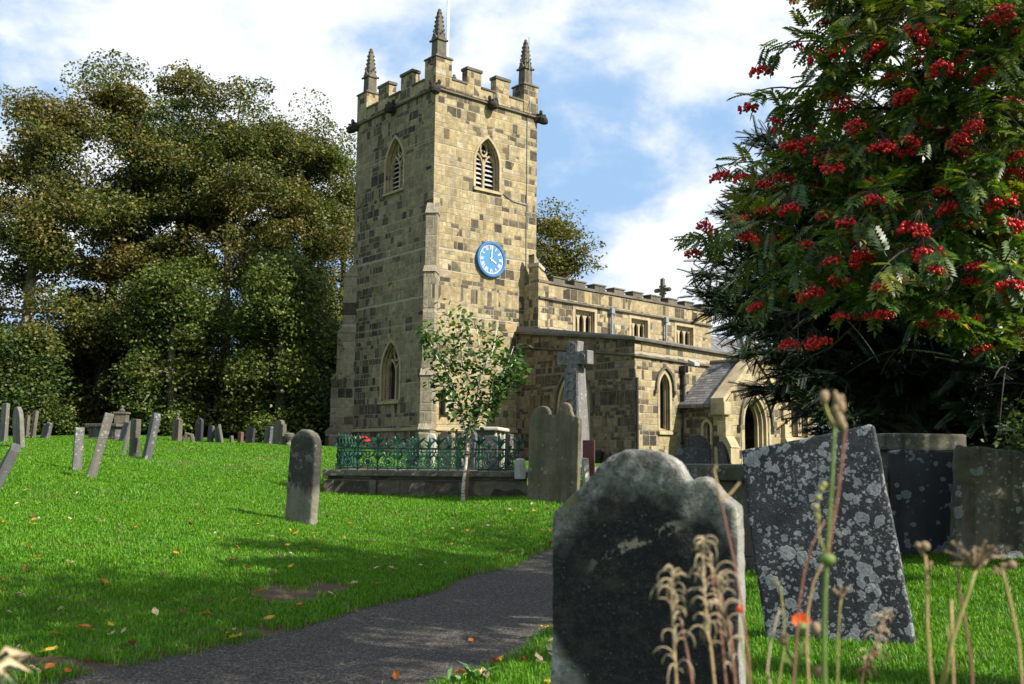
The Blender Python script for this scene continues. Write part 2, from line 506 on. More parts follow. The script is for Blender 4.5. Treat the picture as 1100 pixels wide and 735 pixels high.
PATH = smooth_path(PATH_C)
PATH_W = 0.98
_ctl = [(-12, -3, 0), (-4.6, 2.6, 0), (-1.5, 5.9, 0), (-.1, 9, 0.0), (.7, 11.2, .02), (1.6, 13.4, .12), (3, 17, .4), (5, 22, .62), (9.3, 31, .95),
        (0, 0, 0), (1.5, 1.5, .05), (0, -8, 0), (8, -4, .1), (6, 4, .3), (7, 15, .65), (4.5, 38, 1.05), (10, 42, 1.1), (16, 50, 1.2), (15, 30, 1.0), (12, 20, .8),
        (-3.3, 39.5, 1.25), (-8, 44.5, 1.6), (1, 43, 1.1), (-30, 50, 2.3), (-45, 40, 2.6), (-30, 25, 1.7), (-18, 12, 1.0), (-14, 3, .4), (-6, 6.5, .16), (-4, 9, .2), (-8, 11, .42),
        (0, 75, 2.4), (30, 60, 1.7), (35, 20, 1.3), (20, 5, .6), (-40, 80, 3.2), (40, 90, 2.4), (-60, 10, 2.4), (-15, 50, 2.1), (-14, 42, 1.95)]
for s_ in STONES + [R_STONE, DOUBLE] + STONES_R[1:4]:
    p_ = at((s_[1] + s_[2]) / 2, s_[4], s_[5]); _ctl.append(tuple(p_))
for px_, py_, d_ in ((352, 531, 20.6), (450, 535, 20.6), (563, 536, 20.6), (497, 541, 19.2), (200, 590, 10.6), (60, 620, 9.0), (450, 575, 14), (545, 560, 15.5), (250, 480, 37)):
    _ctl.append(tuple(at(px_, py_, d_)))
_ctl = np.array(_ctl, float)


def _tps(r2): return np.where(r2 > 0, r2 * np.log(r2 + 1e-9), 0) * .5


def _fit():
    X = _ctl[:, :2]; n = len(X)
    K = _tps(((X[:, None] - X[None]) ** 2).sum(2)) + np.eye(n) * 1.5
    Pm = np.hstack([np.ones((n, 1)), X])
    A = np.block([[K, Pm], [Pm.T, np.zeros((3, 3))]])
    return np.linalg.solve(A, np.concatenate([_ctl[:, 2], np.zeros(3)]))


_W = _fit()


def path_dist(x, y):
    """signed distance outside the path edge (negative on the path)"""
    x = np.atleast_1d(np.asarray(x, float)); y = np.atleast_1d(np.asarray(y, float))
    best = np.full(x.shape, 1e9)
    for a, b in zip(PATH[:-1], PATH[1:]):
        d = b - a; L = (d ** 2).sum()
        t = np.clip(((x - a[0]) * d[0] + (y - a[1]) * d[1]) / L, 0, 1)
        best = np.minimum(best, (x - a[0] - t * d[0]) ** 2 + (y - a[1] - t * d[1]) ** 2)
    wob = .05 * np.sin(x * 3.1 + y * 1.7) + .035 * np.sin(x * 7.3 - y * 5.1)
    return np.sqrt(best) - PATH_W + wob


def zbase(x, y):
    x = np.atleast_1d(np.asarray(x, float)); y = np.atleast_1d(np.asarray(y, float))
    xc = np.clip(x, -60, 50); yc = np.clip(y, -12, 95)
    out = np.empty(len(xc))
    for i in range(0, len(xc), 20000):
        q = np.stack([xc[i:i + 20000], yc[i:i + 20000]], 1)
        out[i:i + 20000] = _tps(((q[:, None] - _ctl[None, :, :2]) ** 2).sum(2)) @ _W[:-3] + _W[-3] + q @ _W[-2:]
    return out


BARE = [(-1.98, 8.9, .38, .42), (-1.70, 9.4, .28, .34), (-2.75, 6.3, .62, .14), (-1.72, 7.5, .4, .10)]   # worn soil: x, y, rx, ry


def bare(x, y):
    k = np.zeros(np.shape(x))
    for bx, by, rx, ry in BARE:
        k = np.maximum(k, 1.35 - ((x - bx) / rx) ** 2 - ((y - by) / ry) ** 2)
    k = k + .38 * np.sin(x * 11.3 + 2 * np.sin(y * 7.1)) * np.sin(y * 9.7 + 1.3 * np.sin(x * 6.1)) + .22 * np.sin(x * 23 + y * 17) * np.sin(x * 19 - y * 27)
    return np.where(k > -3, k, -3)


def zground(x, y):
    x = np.atleast_1d(np.asarray(x, float)); y = np.atleast_1d(np.asarray(y, float))
    z = zbase(x, y)
    pd = path_dist(x, y)
    z = z + np.clip(bare(x, y), 0, 1) * (.012 * np.sin(x * 41 + 3 * np.sin(y * 29)) * np.sin(y * 37 + 2 * np.sin(x * 23)) - .006) * (pd > 0)
    z = z + (.025 * np.sin(x * 1.3 + .5 * y) * np.sin(y * .9 - x * .4) + .012 * np.sin(x * 3.7 + 1) * np.sin(y * 3.1)) * np.clip(pd, 0, 1)
    return z + np.clip(pd / .25, -1, 0) * .05 + np.clip(pd / .3, 0, 1) * .03


def zg(x, y): return float(zground([x], [y])[0])


# ground sheet: fine near the camera, coarse to the horizon
def axis(lo, hi, mid0, mid1, fine, growth):
    a = list(np.arange(mid0, mid1, fine)); s_ = fine; v = mid1
    while v < hi: a.append(v); s_ *= growth; v += s_
    a.append(hi); s_ = fine; v = mid0; b = []
    while v > lo: s_ *= growth; v -= s_; b.append(max(v, lo))
    return np.array(b[::-1] + a)


gx = axis(-600, 600, -7, 6, .14, 1.16); gy = axis(-200, 900, 2, 16, .14, 1.14)
GX, GY = np.meshgrid(gx, gy)
gz = zground(GX.ravel(), GY.ravel())
far = np.clip((np.hypot(GX.ravel(), GY.ravel()) - 110) / 300, 0, 1)
gz = gz * (1 - far) + far * 3.0
nx, ny = len(gx), len(gy)
ii = (np.arange(ny - 1)[:, None] * nx + np.arange(nx - 1)[None]).ravel()
gf = np.stack([ii, ii + 1, ii + nx + 1, ii + nx], 1)

t = NT('turf_ground'); p = t.pos()
n1 = t.noise(p, .5, 5, .6); n2 = t.noise(p, 14, 6, .7)
gcol = t.mix(t.sm(n1, .3, .7), (.050, .115, .012), (.080, .165, .018))
gcol = t.mix(t.ma('MULTIPLY', n2, .55), gcol, (.030, .055, .010))
soil = t.mix(t.noise(p, 22, 6, .7), (.035, .024, .015), (.15, .105, .07))
att = t.n('Attribute', attribute_name='bare')
gcol = t.mix(t.sm(t.ma('ADD', att.outputs['Fac'], t.ma('MULTIPLY', t.noise(p, 9, 4), .5)), .35, .6), gcol, soil)
MAT_GROUND = t.done(t.principled(gcol, .95, t.bump(t.noise(p, 30, 6, .7), .8, .03), .1))
me = np_mesh('ground', np.stack([GX.ravel(), GY.ravel(), gz], 1), gf, MAT_GROUND, smooth=True)
pdv = path_dist(GX.ravel(), GY.ravel())
bk = np.maximum(np.clip(bare(GX.ravel(), GY.ravel()), 0, 1), np.clip(1 - np.abs(pdv) / .16, 0, 1) * .75)
a_ = me.attributes.new('bare', 'FLOAT', 'POINT'); a_.data.foreach_set('value', bk.astype(np.float32))
o = link('ground', me); tag(o, 'green churchyard ground rising gently towards the trees', 'ground', kind='structure')

# path
t = NT('tarmac'); p = t.pos()
v1 = t.n('TexVoronoi', {'Vector': p, 'Scale': 95.0}); v2 = t.n('TexVoronoi', {'Vector': p, 'Scale': 210.0})
gr = t.xyz(v1.outputs['Color'])[0]
c = t.ramp(gr, [(0, (.042, .039, .034)), (.5, (.080, .073, .063)), (.85, (.135, .123, .107)), (1, (.28, .255, .22))])
c = t.mix(t.ma('MULTIPLY', t.noise(p, 1.1, 5, .65), .5), c, (.035, .03, .03))
c = t.mix(t.ma('MULTIPLY', t.sm(t.noise(p, 2.6, 5, .7), .56, .72), .35), c, (.10, .09, .07))
c = t.mix(t.ma('MULTIPLY', t.sm(t.ma('ABSOLUTE', t.n('Attribute', attribute_name='edge').outputs['Fac']), .8, 1.0), t.sm(t.noise(p, 5, 5, .7), .4, .6)), c, (.05, .05, .02))
h = t.ma('ADD', t.ma('MULTIPLY', v1.outputs['Distance'], -1.0), t.ma('MULTIPLY', v2.outputs['Distance'], -.5))
MAT_PATH = t.done(t.principled(c, .95, t.bump(h, .9, .012), .08))
pn = 17; pv = []; ev = []
PS = smooth_path(PATH_C, 24)
for i in range(len(PS)):
    d = PS[min(i + 1, len(PS) - 1)] - PS[max(i - 1, 0)]; d /= np.hypot(*d); nrm = np.array([d[1], -d[0]])
    for k in range(pn):
        s_ = (k / (pn - 1) * 2 - 1)
        q = PS[i] + nrm * s_ * (PATH_W + .12)
        pv.append((q[0], q[1], 0)); ev.append(s_)
pv = np.array(pv); pv[:, 2] = zbase(pv[:, 0], pv[:, 1]) - .012 * np.array(ev) ** 4 + .006
ii = (np.arange(len(PS) - 1)[:, None] * pn + np.arange(pn - 1)[None]).ravel()
me = np_mesh('path', pv, np.stack([ii, ii + 1, ii + pn + 1, ii + pn], 1), MAT_PATH, smooth=True)
a_ = me.attributes.new('edge', 'FLOAT', 'POINT'); a_.data.foreach_set('value', np.array(ev, np.float32))
tag(link('path', me), 'grey tarmac footpath curving through the churchyard', 'path', kind='structure')

# ------------------------------------------------------------------ grass
def grass():
    rng = np.random.default_rng(3)
    P = []
    for d0, d1, dens in ((1.6, 7, 5600), (7, 11, 4200), (11, 16, 2300), (16, 24, 1100), (24, 50, 400)):
        a0, a1 = rad(-37), rad(36)
        n = int(.5 * (a1 - a0) * (d1 ** 2 - d0 ** 2) * dens)
        r = np.sqrt(rng.uniform(d0 ** 2, d1 ** 2, n)); a = rng.uniform(a0, a1, n)
        P.append(np.stack([r * np.sin(a), r * np.cos(a)], 1))
    P = np.concatenate(P)
    pd = path_dist(P[:, 0], P[:, 1]); br = bare(P[:, 0], P[:, 1]) + rng.uniform(-.35, .35, len(P))
    keep = (pd > rng.uniform(-.10, .05, len(P))) & (br < .45 + rng.uniform(-.5, .5, len(P)))
    P, pd = P[keep], pd[keep]
    n = len(P); r = np.hypot(P[:, 0], P[:, 1])
    tuft = .5 + .5 * np.sin(P[:, 0] * 2.3 + 1.1 * np.sin(P[:, 1] * 1.9)) * np.sin(P[:, 1] * 2.7 + np.sin(P[:, 0] * 3.3))
    edge = np.exp(-np.clip(pd, 0, 9) / .16)
    L = (.030 + .022 * rng.random(n) + .022 * tuft * rng.random(n) + .045 * edge * rng.random(n)) * np.where(r > 16, 1.15, 1)
    W = np.clip(.0016 + .00028 * r, .0021, .012) * rng.uniform(.7, 1.3, n)
    z = zground(P[:, 0], P[:, 1])
    th = rng.uniform(0, 2 * np.pi, n); lean = rng.uniform(.15, .95, n)
    dx, dy = np.cos(th), np.sin(th)
    b = np.stack([P[:, 0], P[:, 1], z - .004], 1)
    side = np.stack([-dy, dx, np.zeros(n)], 1) * W[:, None]
    mid = b + np.stack([dx * L * lean * .3, dy * L * lean * .3, L * .6], 1)
    tip = b + np.stack([dx * L * lean, dy * L * lean, L * (1.05 - .45 * lean)], 1)
    V = np.stack([b - side, b + side, mid + side * .75, mid - side * .75, tip], 1).reshape(-1, 3)
    k = np.arange(n)[:, None] * 5
    me = np_mesh('grass', V, [k + np.array([[0, 1, 2, 3]]), k + np.array([[3, 2, 4]])], None)
    t = NT('grass_blade'); p = t.pos()
    c = t.ramp(t.island(), [(0, (.038, .130, .003)), (.35, (.066, .205, .003)), (.7, (.094, .255, .005)), (.95, (.145, .285, .010)), (1, (.32, .29, .08))])
    c = t.mix(t.ma('MULTIPLY', t.sm(t.noise(p, .8, 5, .6), .45, .7), .45), c, (.110, .235, .006))
    c = t.mix(t.ma('MULTIPLY', t.sm(t.noise(p, 1.9, 4, .6), .5, .72), .4), c, (.034, .110, .008))
    bs = t.principled(c, .55, None, .3)
    tr = t.n('BsdfTranslucent', {'Color': t.mix(1.0, c, (1.3, 1.3, .5), 'MULTIPLY')})
    me.materials.append(t.done(t.n('MixShader', {0: .38, 1: bs.outputs[0], 2: tr.outputs[0]})))
    tag(link('grass', me), 'short green lawn grass over the churchyard with longer tufts along the path', 'grass', kind='stuff')


grass()

# ------------------------------------------------------------------ sun and sky
SUN_AZ = math.atan2(.86, -.51)          # from +Y towards +X
SUN_EL = rad(39)
ld = bpy.data.lights.new('sun', 'SUN'); ld.energy = 5.0; ld.angle = rad(.5); ld.color = (1, .95, .86)
sun = bpy.data.objects.new('sun', ld); COL.objects.link(sun)
sdir = Vector((math.sin(SUN_AZ) * math.cos(SUN_EL), math.cos(SUN_AZ) * math.cos(SUN_EL), math.sin(SUN_EL)))
sun.rotation_euler = sdir.to_track_quat('Z', 'Y').to_euler(); sun.location = sdir * 60

w = bpy.data.worlds.new('World'); scene.world = w; w.use_nodes = True
nt = w.node_tree; nt.nodes.clear()
t = NT('tmp'); tmpm = t.m; t.t = nt
wo = nt.nodes.new('ShaderNodeOutputWorld')
sky = t.n('TexSky', sky_type='NISHITA', sun_disc=False, sun_elevation=SUN_EL, sun_rotation=SUN_AZ, air_density=1.0, dust_density=.6, ozone_density=2.0)
dirv = t.n('TexCoord').outputs['Generated']
x_, y_, z_ = t.xyz(dirv)
den = t.ma('ADD', t.ma('MAXIMUM', z_, 0.0), .48)
cp = t.n('CombineXYZ', {0: t.ma('DIVIDE', x_, den), 1: t.ma('DIVIDE', y_, den), 2: 0.37}).outputs[0]
c1 = t.noise(cp, 2.1, 9, .56, .15); c2 = t.noise(cp, 7.0, 7, .6, .2)
cov = t.ma('ADD', t.ma('MULTIPLY', c1, .78), t.ma('MULTIPLY', c2, .22))
cov = t.ma('ADD', cov, t.ma('MULTIPLY', t.sm(x_, -.35, .25), .05))
mask = t.sm(cov, .455, .56)
wcol = t.mix(t.sm(cov, .48, .68), (9.4, 10.0, 10.9), (12.6, 12.6, 12.7))
skyc = t.mix(.8, sky.outputs[0], (3.7, 6.5, 10.4))
skyc = t.mix(t.ma('MULTIPLY_ADD', mask, .86, .10), skyc, wcol)
bg = t.n('Background', {'Color': skyc, 'Strength': .050})
nt.links.new(bg.outputs[0], wo.inputs[0])
bpy.data.materials.remove(tmpm)
scene.view_settings.view_transform = 'Standard'
scene.view_settings.look = 'None'
scene.view_settings.exposure = 1.0
scene.view_settings.gamma = 1.0
scene.cycles.max_bounces = 6
scene.cycles.transparent_max_bounces = 4
scene.cycles.use_denoising = True
# ------------------------------------------------------------------ church
CH = empty('church', (-1.0, 43.5, 1.2), 0, 'old sandstone parish church with a battlemented square tower and blue clock', 'church')


class Fr:
    """local frame: t along e, n inward (to the left of e), z up"""
    def __init__(s, o, ang):
        s.o = np.array(o, float)[:2]; a = rad(ang)
        s.e = np.array([math.sin(a), math.cos(a)]); s.n = np.array([-s.e[1], s.e[0]])
    def P(s, t, n, z):
        q = s.o + s.e * t + s.n * n
        return (q[0], q[1], z)
    def face(s, depth0=0.0):
        return lambda u, v, d=0.0: s.P(u, d + depth0, v)


TW = Fr((-3.29, 40.0), 50.5)               # tower, origin at its near corner
TL, TD = 5.6, 6.3
def twS(u, z, d=0.0): return TW.P(u, d, z)                  # south face: u east, d inward
def twW(u, z, d=0.0): return TW.P(d, u, z)                  # west face: u north, d inward

M_TOW = masonry('tower_stone', .29, .50, .15, seed=0.0)
M_AIS = masonry('aisle_stone', .24, .48, .10, seed=4.0)
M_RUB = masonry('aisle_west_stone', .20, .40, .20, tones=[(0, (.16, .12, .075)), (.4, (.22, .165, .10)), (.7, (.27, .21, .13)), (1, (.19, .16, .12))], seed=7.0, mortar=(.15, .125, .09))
M_NAVE = masonry('clerestory_stone', .30, .52, .20, seed=9.0)
M_ASH = dressed('dressed_stone', (.44, .36, .215), (.30, .235, .135))
M_ASHD = dressed('dark_dressed_stone', (.17, .145, .105), (.10, .09, .07), (.035, .033, .03), .7)
M_PINN = dressed('pinnacle_stone', (.15, .13, .092), (.09, .08, .06), (.05, .047, .042), .6, 2.0)
M_PALE = dressed('pale_stone', (.48, .42, .31), (.38, .33, .24), (.15, .13, .10), .35)
M_LEAD = plain('lead', (.13, .135, .14), .55, .25, 5)
M_GLASS = plain('leaded_glass', (.018, .02, .024), .12, .3, 3, spec=.6, bump=.05)
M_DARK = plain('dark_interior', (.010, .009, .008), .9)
M_BLACKP = plain('black_iron', (.012, .012, .013), .45)
M_WHITE = plain('white_paint', (.78, .78, .76), .45, .06)
M_LOUV = plain('louvre_slate', (.36, .35, .33), .75, .3, 6)

t = NT('stone_slates'); uv = t.uv(); u, v, _ = t.xyz(t.vm('ADD', uv, t.vm('SCALE', t.noise(t.pos(), 3, 3, out=1), .05)))
rw = t.ma('DIVIDE', v, .17); ro = t.ma('FLOOR', rw); fr = t.ma('FRACT', rw)
wn = t.n('TexWhiteNoise', noise_dimensions='1D'); t.set(wn.inputs['W'], ro)
uu = t.ma('ADD', t.ma('DIVIDE', u, .30), t.ma('MULTIPLY', wn.outputs[0], 5)); cu = t.ma('FLOOR', uu); fu = t.ma('FRACT', uu)
w2 = t.n('TexWhiteNoise', noise_dimensions='2D'); t.set(w2.inputs[0], t.n('CombineXYZ', {0: cu, 1: ro}).outputs[0])
c = t.ramp(w2.outputs[0], [(0, (.075, .075, .08)), (.5, (.13, .13, .13)), (.8, (.19, .185, .18)), (1, (.11, .10, .085))])
c = t.mix(t.ma('MULTIPLY', t.noise(t.pos(), 7, 5, .7), .5), c, (.06, .06, .055))
e_ = t.ma('MINIMUM', t.sm(fr, 0.0, .12), t.sm(t.ma('MINIMUM', fu, t.ma('SUBTRACT', 1, fu)), 0, .05))
c = t.mix(e_, (.02, .02, .02), c)
hh = t.ma('ADD', t.ma('SUBTRACT', 1.0, fr), t.ma('ADD', t.ma('MULTIPLY', e_, .6), t.ma('MULTIPLY', w2.outputs[0], .4)))
M_SLATE = t.done(t.principled(c, .7, t.bump(hh, .9, .04), .3))


def solid_to_obj(mb, name, mat, cutters, parent=CH, **k):
    """boolean away the window and door recesses, keep the result as plain mesh"""
    o = mb.build(name, mat, None, (0, 0, 0), uv=False)
    for c in cutters:
        co = c.build('cutter', None, None, (0, 0, 0), uv=False)
        md = o.modifiers.new('b', 'BOOLEAN'); md.operation = 'DIFFERENCE'; md.solver = 'EXACT'; md.object = co
    dg = bpy.context.evaluated_depsgraph_get(); dg.update()
    me = bpy.data.meshes.new_from_object(o.evaluated_get(dg))
    for md in list(o.modifiers):
        co = md.object; o.modifiers.remove(md); bpy.data.objects.remove(co)
    bpy.data.objects.remove(o)
    L = parent.matrix_world.translation
    box_uv(me)
    me.transform(Matrix.Translation(-L))
    me.materials.clear(); me.materials.append(mat)
    return link(name, me, parent)


def arch(u0, u1, zb, za, rise=None, n=10, off=0.0, close=True):
    """pointed arch outline (u,z) from the left foot over the point to the right foot, offset outward by off"""
    w = u1 - u0; c = (u0 + u1) / 2
    rise = rise or w * .9
    zs = za - rise
    hw = w / 2
    R = (hw * hw + rise * rise) / (2 * hw)      # arc radius, centre on the springing line
    pts = [(u0 - off, zb)]
    cx = u0 + R; a1 = math.atan2(rise, c - cx)
    for i in range(n + 1):
        a = math.pi + (a1 - math.pi) * i / n
        pts.append((cx + (R + off) * math.cos(a), zs + (R + off) * math.sin(a)))
    apex = pts[-1]
    if off:                                      # keep the two arcs meeting on the axis
        pts[-1] = (c, zs + math.sqrt(max((R + off) ** 2 - (c - cx) ** 2, 0)))
    right = [(2 * c - x, z) for x, z in pts[:-1]][::-1]
    return pts + right


def cut_arch(face, u0, u1, zb, za, depth, rise=None):
    poly = arch(u0, u1, zb, za, rise)
    return MB().prism(poly, lambda u, v: face(u, v, -.3), lambda u, v: face(u, v, depth))


def cut_rect(face, u0, u1, z0, z1, depth):
    return MB().prism([(u0, z0), (u1, z0), (u1, z1), (u0, z1)], lambda u, v: face(u, v, -.3), lambda u, v: face(u, v, depth))


def window(face, u0, u1, zb, za, depth, rise=None, lights=2, louvre=False, hood=False, square=False, name='window', frame_mat=None, trac_mat=None):
    """frame (moulded surround + sill) is the part; mullions, glass or louvres its sub-parts"""
    fm = frame_mat or M_ASH; tm = trac_mat or M_ASH
    mb = MB()
    if square:
        o_ = [(u0 - .16, zb), (u0 - .16, za + .2), (u1 + .16, za + .2), (u1 + .16, zb)]; i_ = [(u0 + .002, zb), (u0 + .002, za), (u1 - .002, za), (u1 - .002, zb)]
        i2 = [(u0 + .09, zb), (u0 + .09, za - .09), (u1 - .09, za - .09), (u1 - .09, zb)]
    else:
        o_ = arch(u0, u1, zb, za, rise, off=.11); i_ = arch(u0, u1, zb, za, rise, off=-.004)
        i2 = arch(u0, u1, zb, za, rise, off=-.07)
    mb.ring(o_, i_, lambda u, v: face(u, v, .02), lambda u, v: face(u, v, -.022))
    mb.ring(i_, i2, lambda u, v: face(u, v, depth * .45), lambda u, v: face(u, v, depth * .45 + .10))
    mb.ring(i_, [((a[0] * 2 + b[0]) / 3, (a[1] * 2 + b[1]) / 3) for a, b in zip(i_, i2)], lambda u, v: face(u, v, depth * .18), lambda u, v: face(u, v, depth * .18 + .07))
    # sloping sill
    mb.hexa([face(u0 - .12, zb - .16, .1), face(u1 + .12, zb - .16, .1), face(u1 + .12, zb - .16, -.10), face(u0 - .12, zb - .16, -.10),
             face(u0 - .12, zb + .10, depth - .02), face(u1 + .12, zb + .10, depth - .02), face(u1 + .12, zb - .05, -.10), face(u0 - .12, zb - .05, -.10)])
    fr = mb.build(name, fm, CH)
    if hood:
        hb = MB()
        h1 = arch(u0, u1, za - (rise or (u1 - u0) * .9) - .12, za, rise, off=.27); h0 = arch(u0, u1, za - (rise or (u1 - u0) * .9) - .12, za, rise, off=.18)
        hb.ring(h1, h0, lambda u, v: face(u, v, .05), lambda u, v: face(u, v, -.10))
        for uu, in ((h1[0][0],), (h1[-1][0],)):
            s_ = .09 if uu > (u0 + u1) / 2 else -.09
            hb.box(min(uu - .05, uu + s_), max(uu + .05, uu + s_), -.13, .05, h1[0][1] - .14, h1[0][1], T=lambda x, y, z: face(x, z, y))
        h = hb.build('hood_mould', M_ASHD, None, (0, 0, 0)); h.parent = fr; h.matrix_parent_inverse = CH.matrix_world.inverted()
    def sub(mb, nm, mat, **k):
        q = mb.build(nm, mat, None, (0, 0, 0), **k); q.parent = fr; q.matrix_parent_inverse = CH.matrix_world.inverted(); return q
    gl = MB()
    out = [(u0 + .01, zb), (u0 + .01, za - .02), (u1 - .01, za - .02), (u1 - .01, zb)] if square else arch(u0, u1, zb, za, rise, off=-.02)
    gl.prism(out, lambda u, v: face(u, v, depth - .012), lambda u, v: face(u, v, depth - .035))
    sub(gl, 'dark_backing' if louvre else 'glass', M_DARK if louvre else M_GLASS)
    d0 = depth * .5; d1 = d0 + .11
    c = (u0 + u1) / 2; w = u1 - u0
    if lights >= 2:
        tb = MB(); bw = .055
        lw = w / lights
        for k in range(1, lights):
            uu = u0 + lw * k
            ztop = za - .06 if square else (za - (rise or w * .9) * .80)
            tb.box(uu - bw, uu + bw, d0, d1, zb, ztop, T=lambda x, y, z: face(x, z, y))
        zs = za - (rise or w * .9)
        lh = (za - .10) if square else zs + lw * .75
        for k in range(lights):
            a0, a1 = u0 + lw * k + .03, u0 + lw * (k + 1) - .03
            tb.ring(arch(a0, a1, lh - lw * 1.15, lh, lw * .85, 7, off=.045), arch(a0, a1, lh - lw * 1.15, lh, lw * .85, 7, off=-.03), lambda u, v: face(u, v, d0 + .004), lambda u, v: face(u, v, d1 - .004))
            if square:      # spandrels above the light heads
                pl = [(a0 - .03, lh - lw * .5)] + arch(a0, a1, lh - lw * .5, lh, lw * .5, 7)[1:-1] + [(a1 + .03, lh - lw * .5), (a1 + .03, za), (a0 - .03, za)]
                tb.prism(pl, lambda u, v: face(u, v, d0 + .03), lambda u, v: face(u, v, d1 - .02))
        if not square:      # central eyelet carried on the two lights
            zc = zs + w * .56; r = w * .17
            o2 = [(c + (r + .05) * math.cos(i * math.pi / 6) * .8, zc + (r + .05) * 1.25 * math.sin(i * math.pi / 6)) for i in range(12)]
            i3 = [(c + (r - .03) * math.cos(i * math.pi / 6) * .8, zc + (r - .03) * 1.25 * math.sin(i * math.pi / 6)) for i in range(12)]
            tb.ring(o2, i3, lambda u, v: face(u, v, d0 + .008), lambda u, v: face(u, v, d1 - .008), closed=True)
        sub(tb, 'tracery', tm)
    if louvre:
        for k in range(lights):
            lb = MB(); lw = w / lights
            a0, a1 = u0 + lw * k + .05, u0 + lw * (k + 1) - .05
            z = zb + .05
            while z < za - (rise or w * .9) * .35:
                lb.hexa([face(a0, z, d1 - .05), face(a1, z, d1 - .05), face(a1, z + .13, d1 + .12), face(a0, z + .13, d1 + .12),
                         face(a0, z + .03, d1 - .05), face(a1, z + .03, d1 - .05), face(a1, z + .16, d1 + .12), face(a0, z + .16, d1 + .12)])
                z += .21
            sub(lb, 'louvre_slats', M_LOUV)
    return fr


def course(pts, out, z0, z1, mat, name, inn=.06, zs=None):
    """moulding that follows a plan polyline of (x,y) points, projecting to the right hand side"""
    P = np.array(pts, float); n = len(P)
    nr = []
    for i in range(n):
        ds = []
        if i > 0: d = P[i] - P[i - 1]; ds.append(d / np.hypot(*d))
        if i < n - 1: d = P[i + 1] - P[i]; ds.append(d / np.hypot(*d))
        ns = [np.array([d[1], -d[0]]) for d in ds]
        b = sum(ns); b /= np.hypot(*b); nr.append(b / max(.3, b @ ns[0]))
    mb = MB(); vs = []; zz = zs if zs is not None else [0] * n
    for i in range(n):
        for (o_, z) in ((-inn, z0), (out, z0 + (z1 - z0) * .3), (out, z0 + (z1 - z0) * .72), (-inn, z1)):
            q = P[i] + nr[i] * o_; vs.append((q[0], q[1], z + zz[i]))
    fs = []
    for i in range(n - 1):
        for k in range(4):
            fs.append((i * 4 + k, i * 4 + (k + 1) % 4, (i + 1) * 4 + (k + 1) % 4, (i + 1) * 4 + k))
    fs += [(0, 1, 2, 3), tuple((n - 1) * 4 + k for k in (3, 2, 1, 0))]
    mb.add(vs, fs)
    return mb.build(name, mat, CH)


# ---- tower
tb = MB().box(0, TL, 0, TD, .6, 16.52, T=lambda x, y, z: TW.P(x, y, z))
cuts = [cut_arch(twS, 2.15, 3.45, 12.75, 15.0, .55), cut_arch(twW, 2.32, 3.72, 12.8, 15.15, .55), cut_arch(twW, 2.25, 3.65, 3.65, 6.15, .55),
        cut_rect(twS, 3.25, 3.72, 3.6, 4.5, .3)]
tw_o = solid_to_obj(tb, 'tower', M_TOW, cuts)
tw_o.data.materials.append(masonry('tower_west_shaded_stone', .29, .50, .20, tones=[(0.0, (0.20, 0.165, 0.10)), (0.3, (0.28, 0.23, 0.135)), (0.55, (0.33, 0.275, 0.17)), (0.75, (0.25, 0.195, 0.11)), (1.0, (0.23, 0.20, 0.14))], seed=2.0))  # west face: shade painted in with darker tones, plus more blackened blocks
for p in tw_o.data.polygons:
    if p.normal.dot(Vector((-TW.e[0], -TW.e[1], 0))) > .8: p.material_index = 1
window(twS, 2.15, 3.45, 12.75, 15.0, .55, louvre=True)
window(twW, 2.32, 3.72, 12.8, 15.15, .55, louvre=True)
window(twW, 2.25, 3.65, 3.65, 6.15, .55, hood=False)
q = MB().box(3.26, 3.71, .27, .29, 3.61, 4.49, T=lambda x, y, z: TW.P(x, y, z)); q.build('slit_window', M_GLASS, CH)
MB().box(.62, .98, -.20, -.012, 3.05, 3.95, T=lambda x, y, z: TW.P(x, y, z)).build('floodlight_box', M_PALE, CH, bevel=.02)
MB().box(.56, .62, -.26, -.01, 3.0, 4.0, T=lambda x, y, z: TW.P(x, y, z)).build('floodlight_door', M_BLACKP, CH)
# plinth
cor = [TW.P(0, TD + .2, 0)[:2], TW.P(0, 0, 0)[:2], TW.P(TL, 0, 0)[:2]]
course(cor, .10, 2.28, 2.50, M_ASH, 'plinth_moulding')
course(cor, .18, .8, 1.85, M_TOW, 'plinth', inn=.05)
# diagonal buttresses: box prisms along a diagonal, stepping in with height
def buttress(corner, d, steps, w, name='buttress', zb=.6, mat=None):
    d = np.array(d) / np.hypot(*d); s_ = np.array([-d[1], d[0]])
    mb = MB(); z = zb
    def P(x, y, zz):
        q = np.array(corner) + d * x + s_ * y; return (q[0], q[1], zz)
    for i, (pr, zt) in enumerate(steps):
        nxt = steps[i + 1][0] if i + 1 < len(steps) else -.05
        hw = w / 2 - i * .004
        mb.hexa([P(-.6, -hw, z), P(pr, -hw, z), P(pr, hw, z), P(-.6, hw, z), P(-.6, -hw, zt), P(pr, -hw, zt), P(pr, hw, zt), P(-.6, hw, zt)])
        top = zt + (pr - nxt) * 1.3
        mb.hexa([P(-.6, -hw - .03, zt), P(pr + .05, -hw - .03, zt), P(pr + .05, hw + .03, zt), P(-.6, hw + .03, zt),
                 P(-.6, -hw - .03, top), P(nxt, -hw - .03, top), P(nxt, hw + .03, top), P(-.6, hw + .03, top)])
        z = zt + .02
    return mb.build(name, mat or M_BUT, CH)
M_BUT = masonry('buttress_stone', .42, .75, .05, tones=[(0, (.25, .215, .15)), (.5, (.33, .29, .20)), (1, (.28, .24, .165))], seed=13)
dSW = -(TW.e - TW.n); dNW = -(TW.e) + TW.n
buttress(TW.P(0, 0, 0)[:2], -TW.e - TW.n, [(.98, 2.35), (.80, 4.5), (.58, 8.7), (.36, 11.15)], .48)
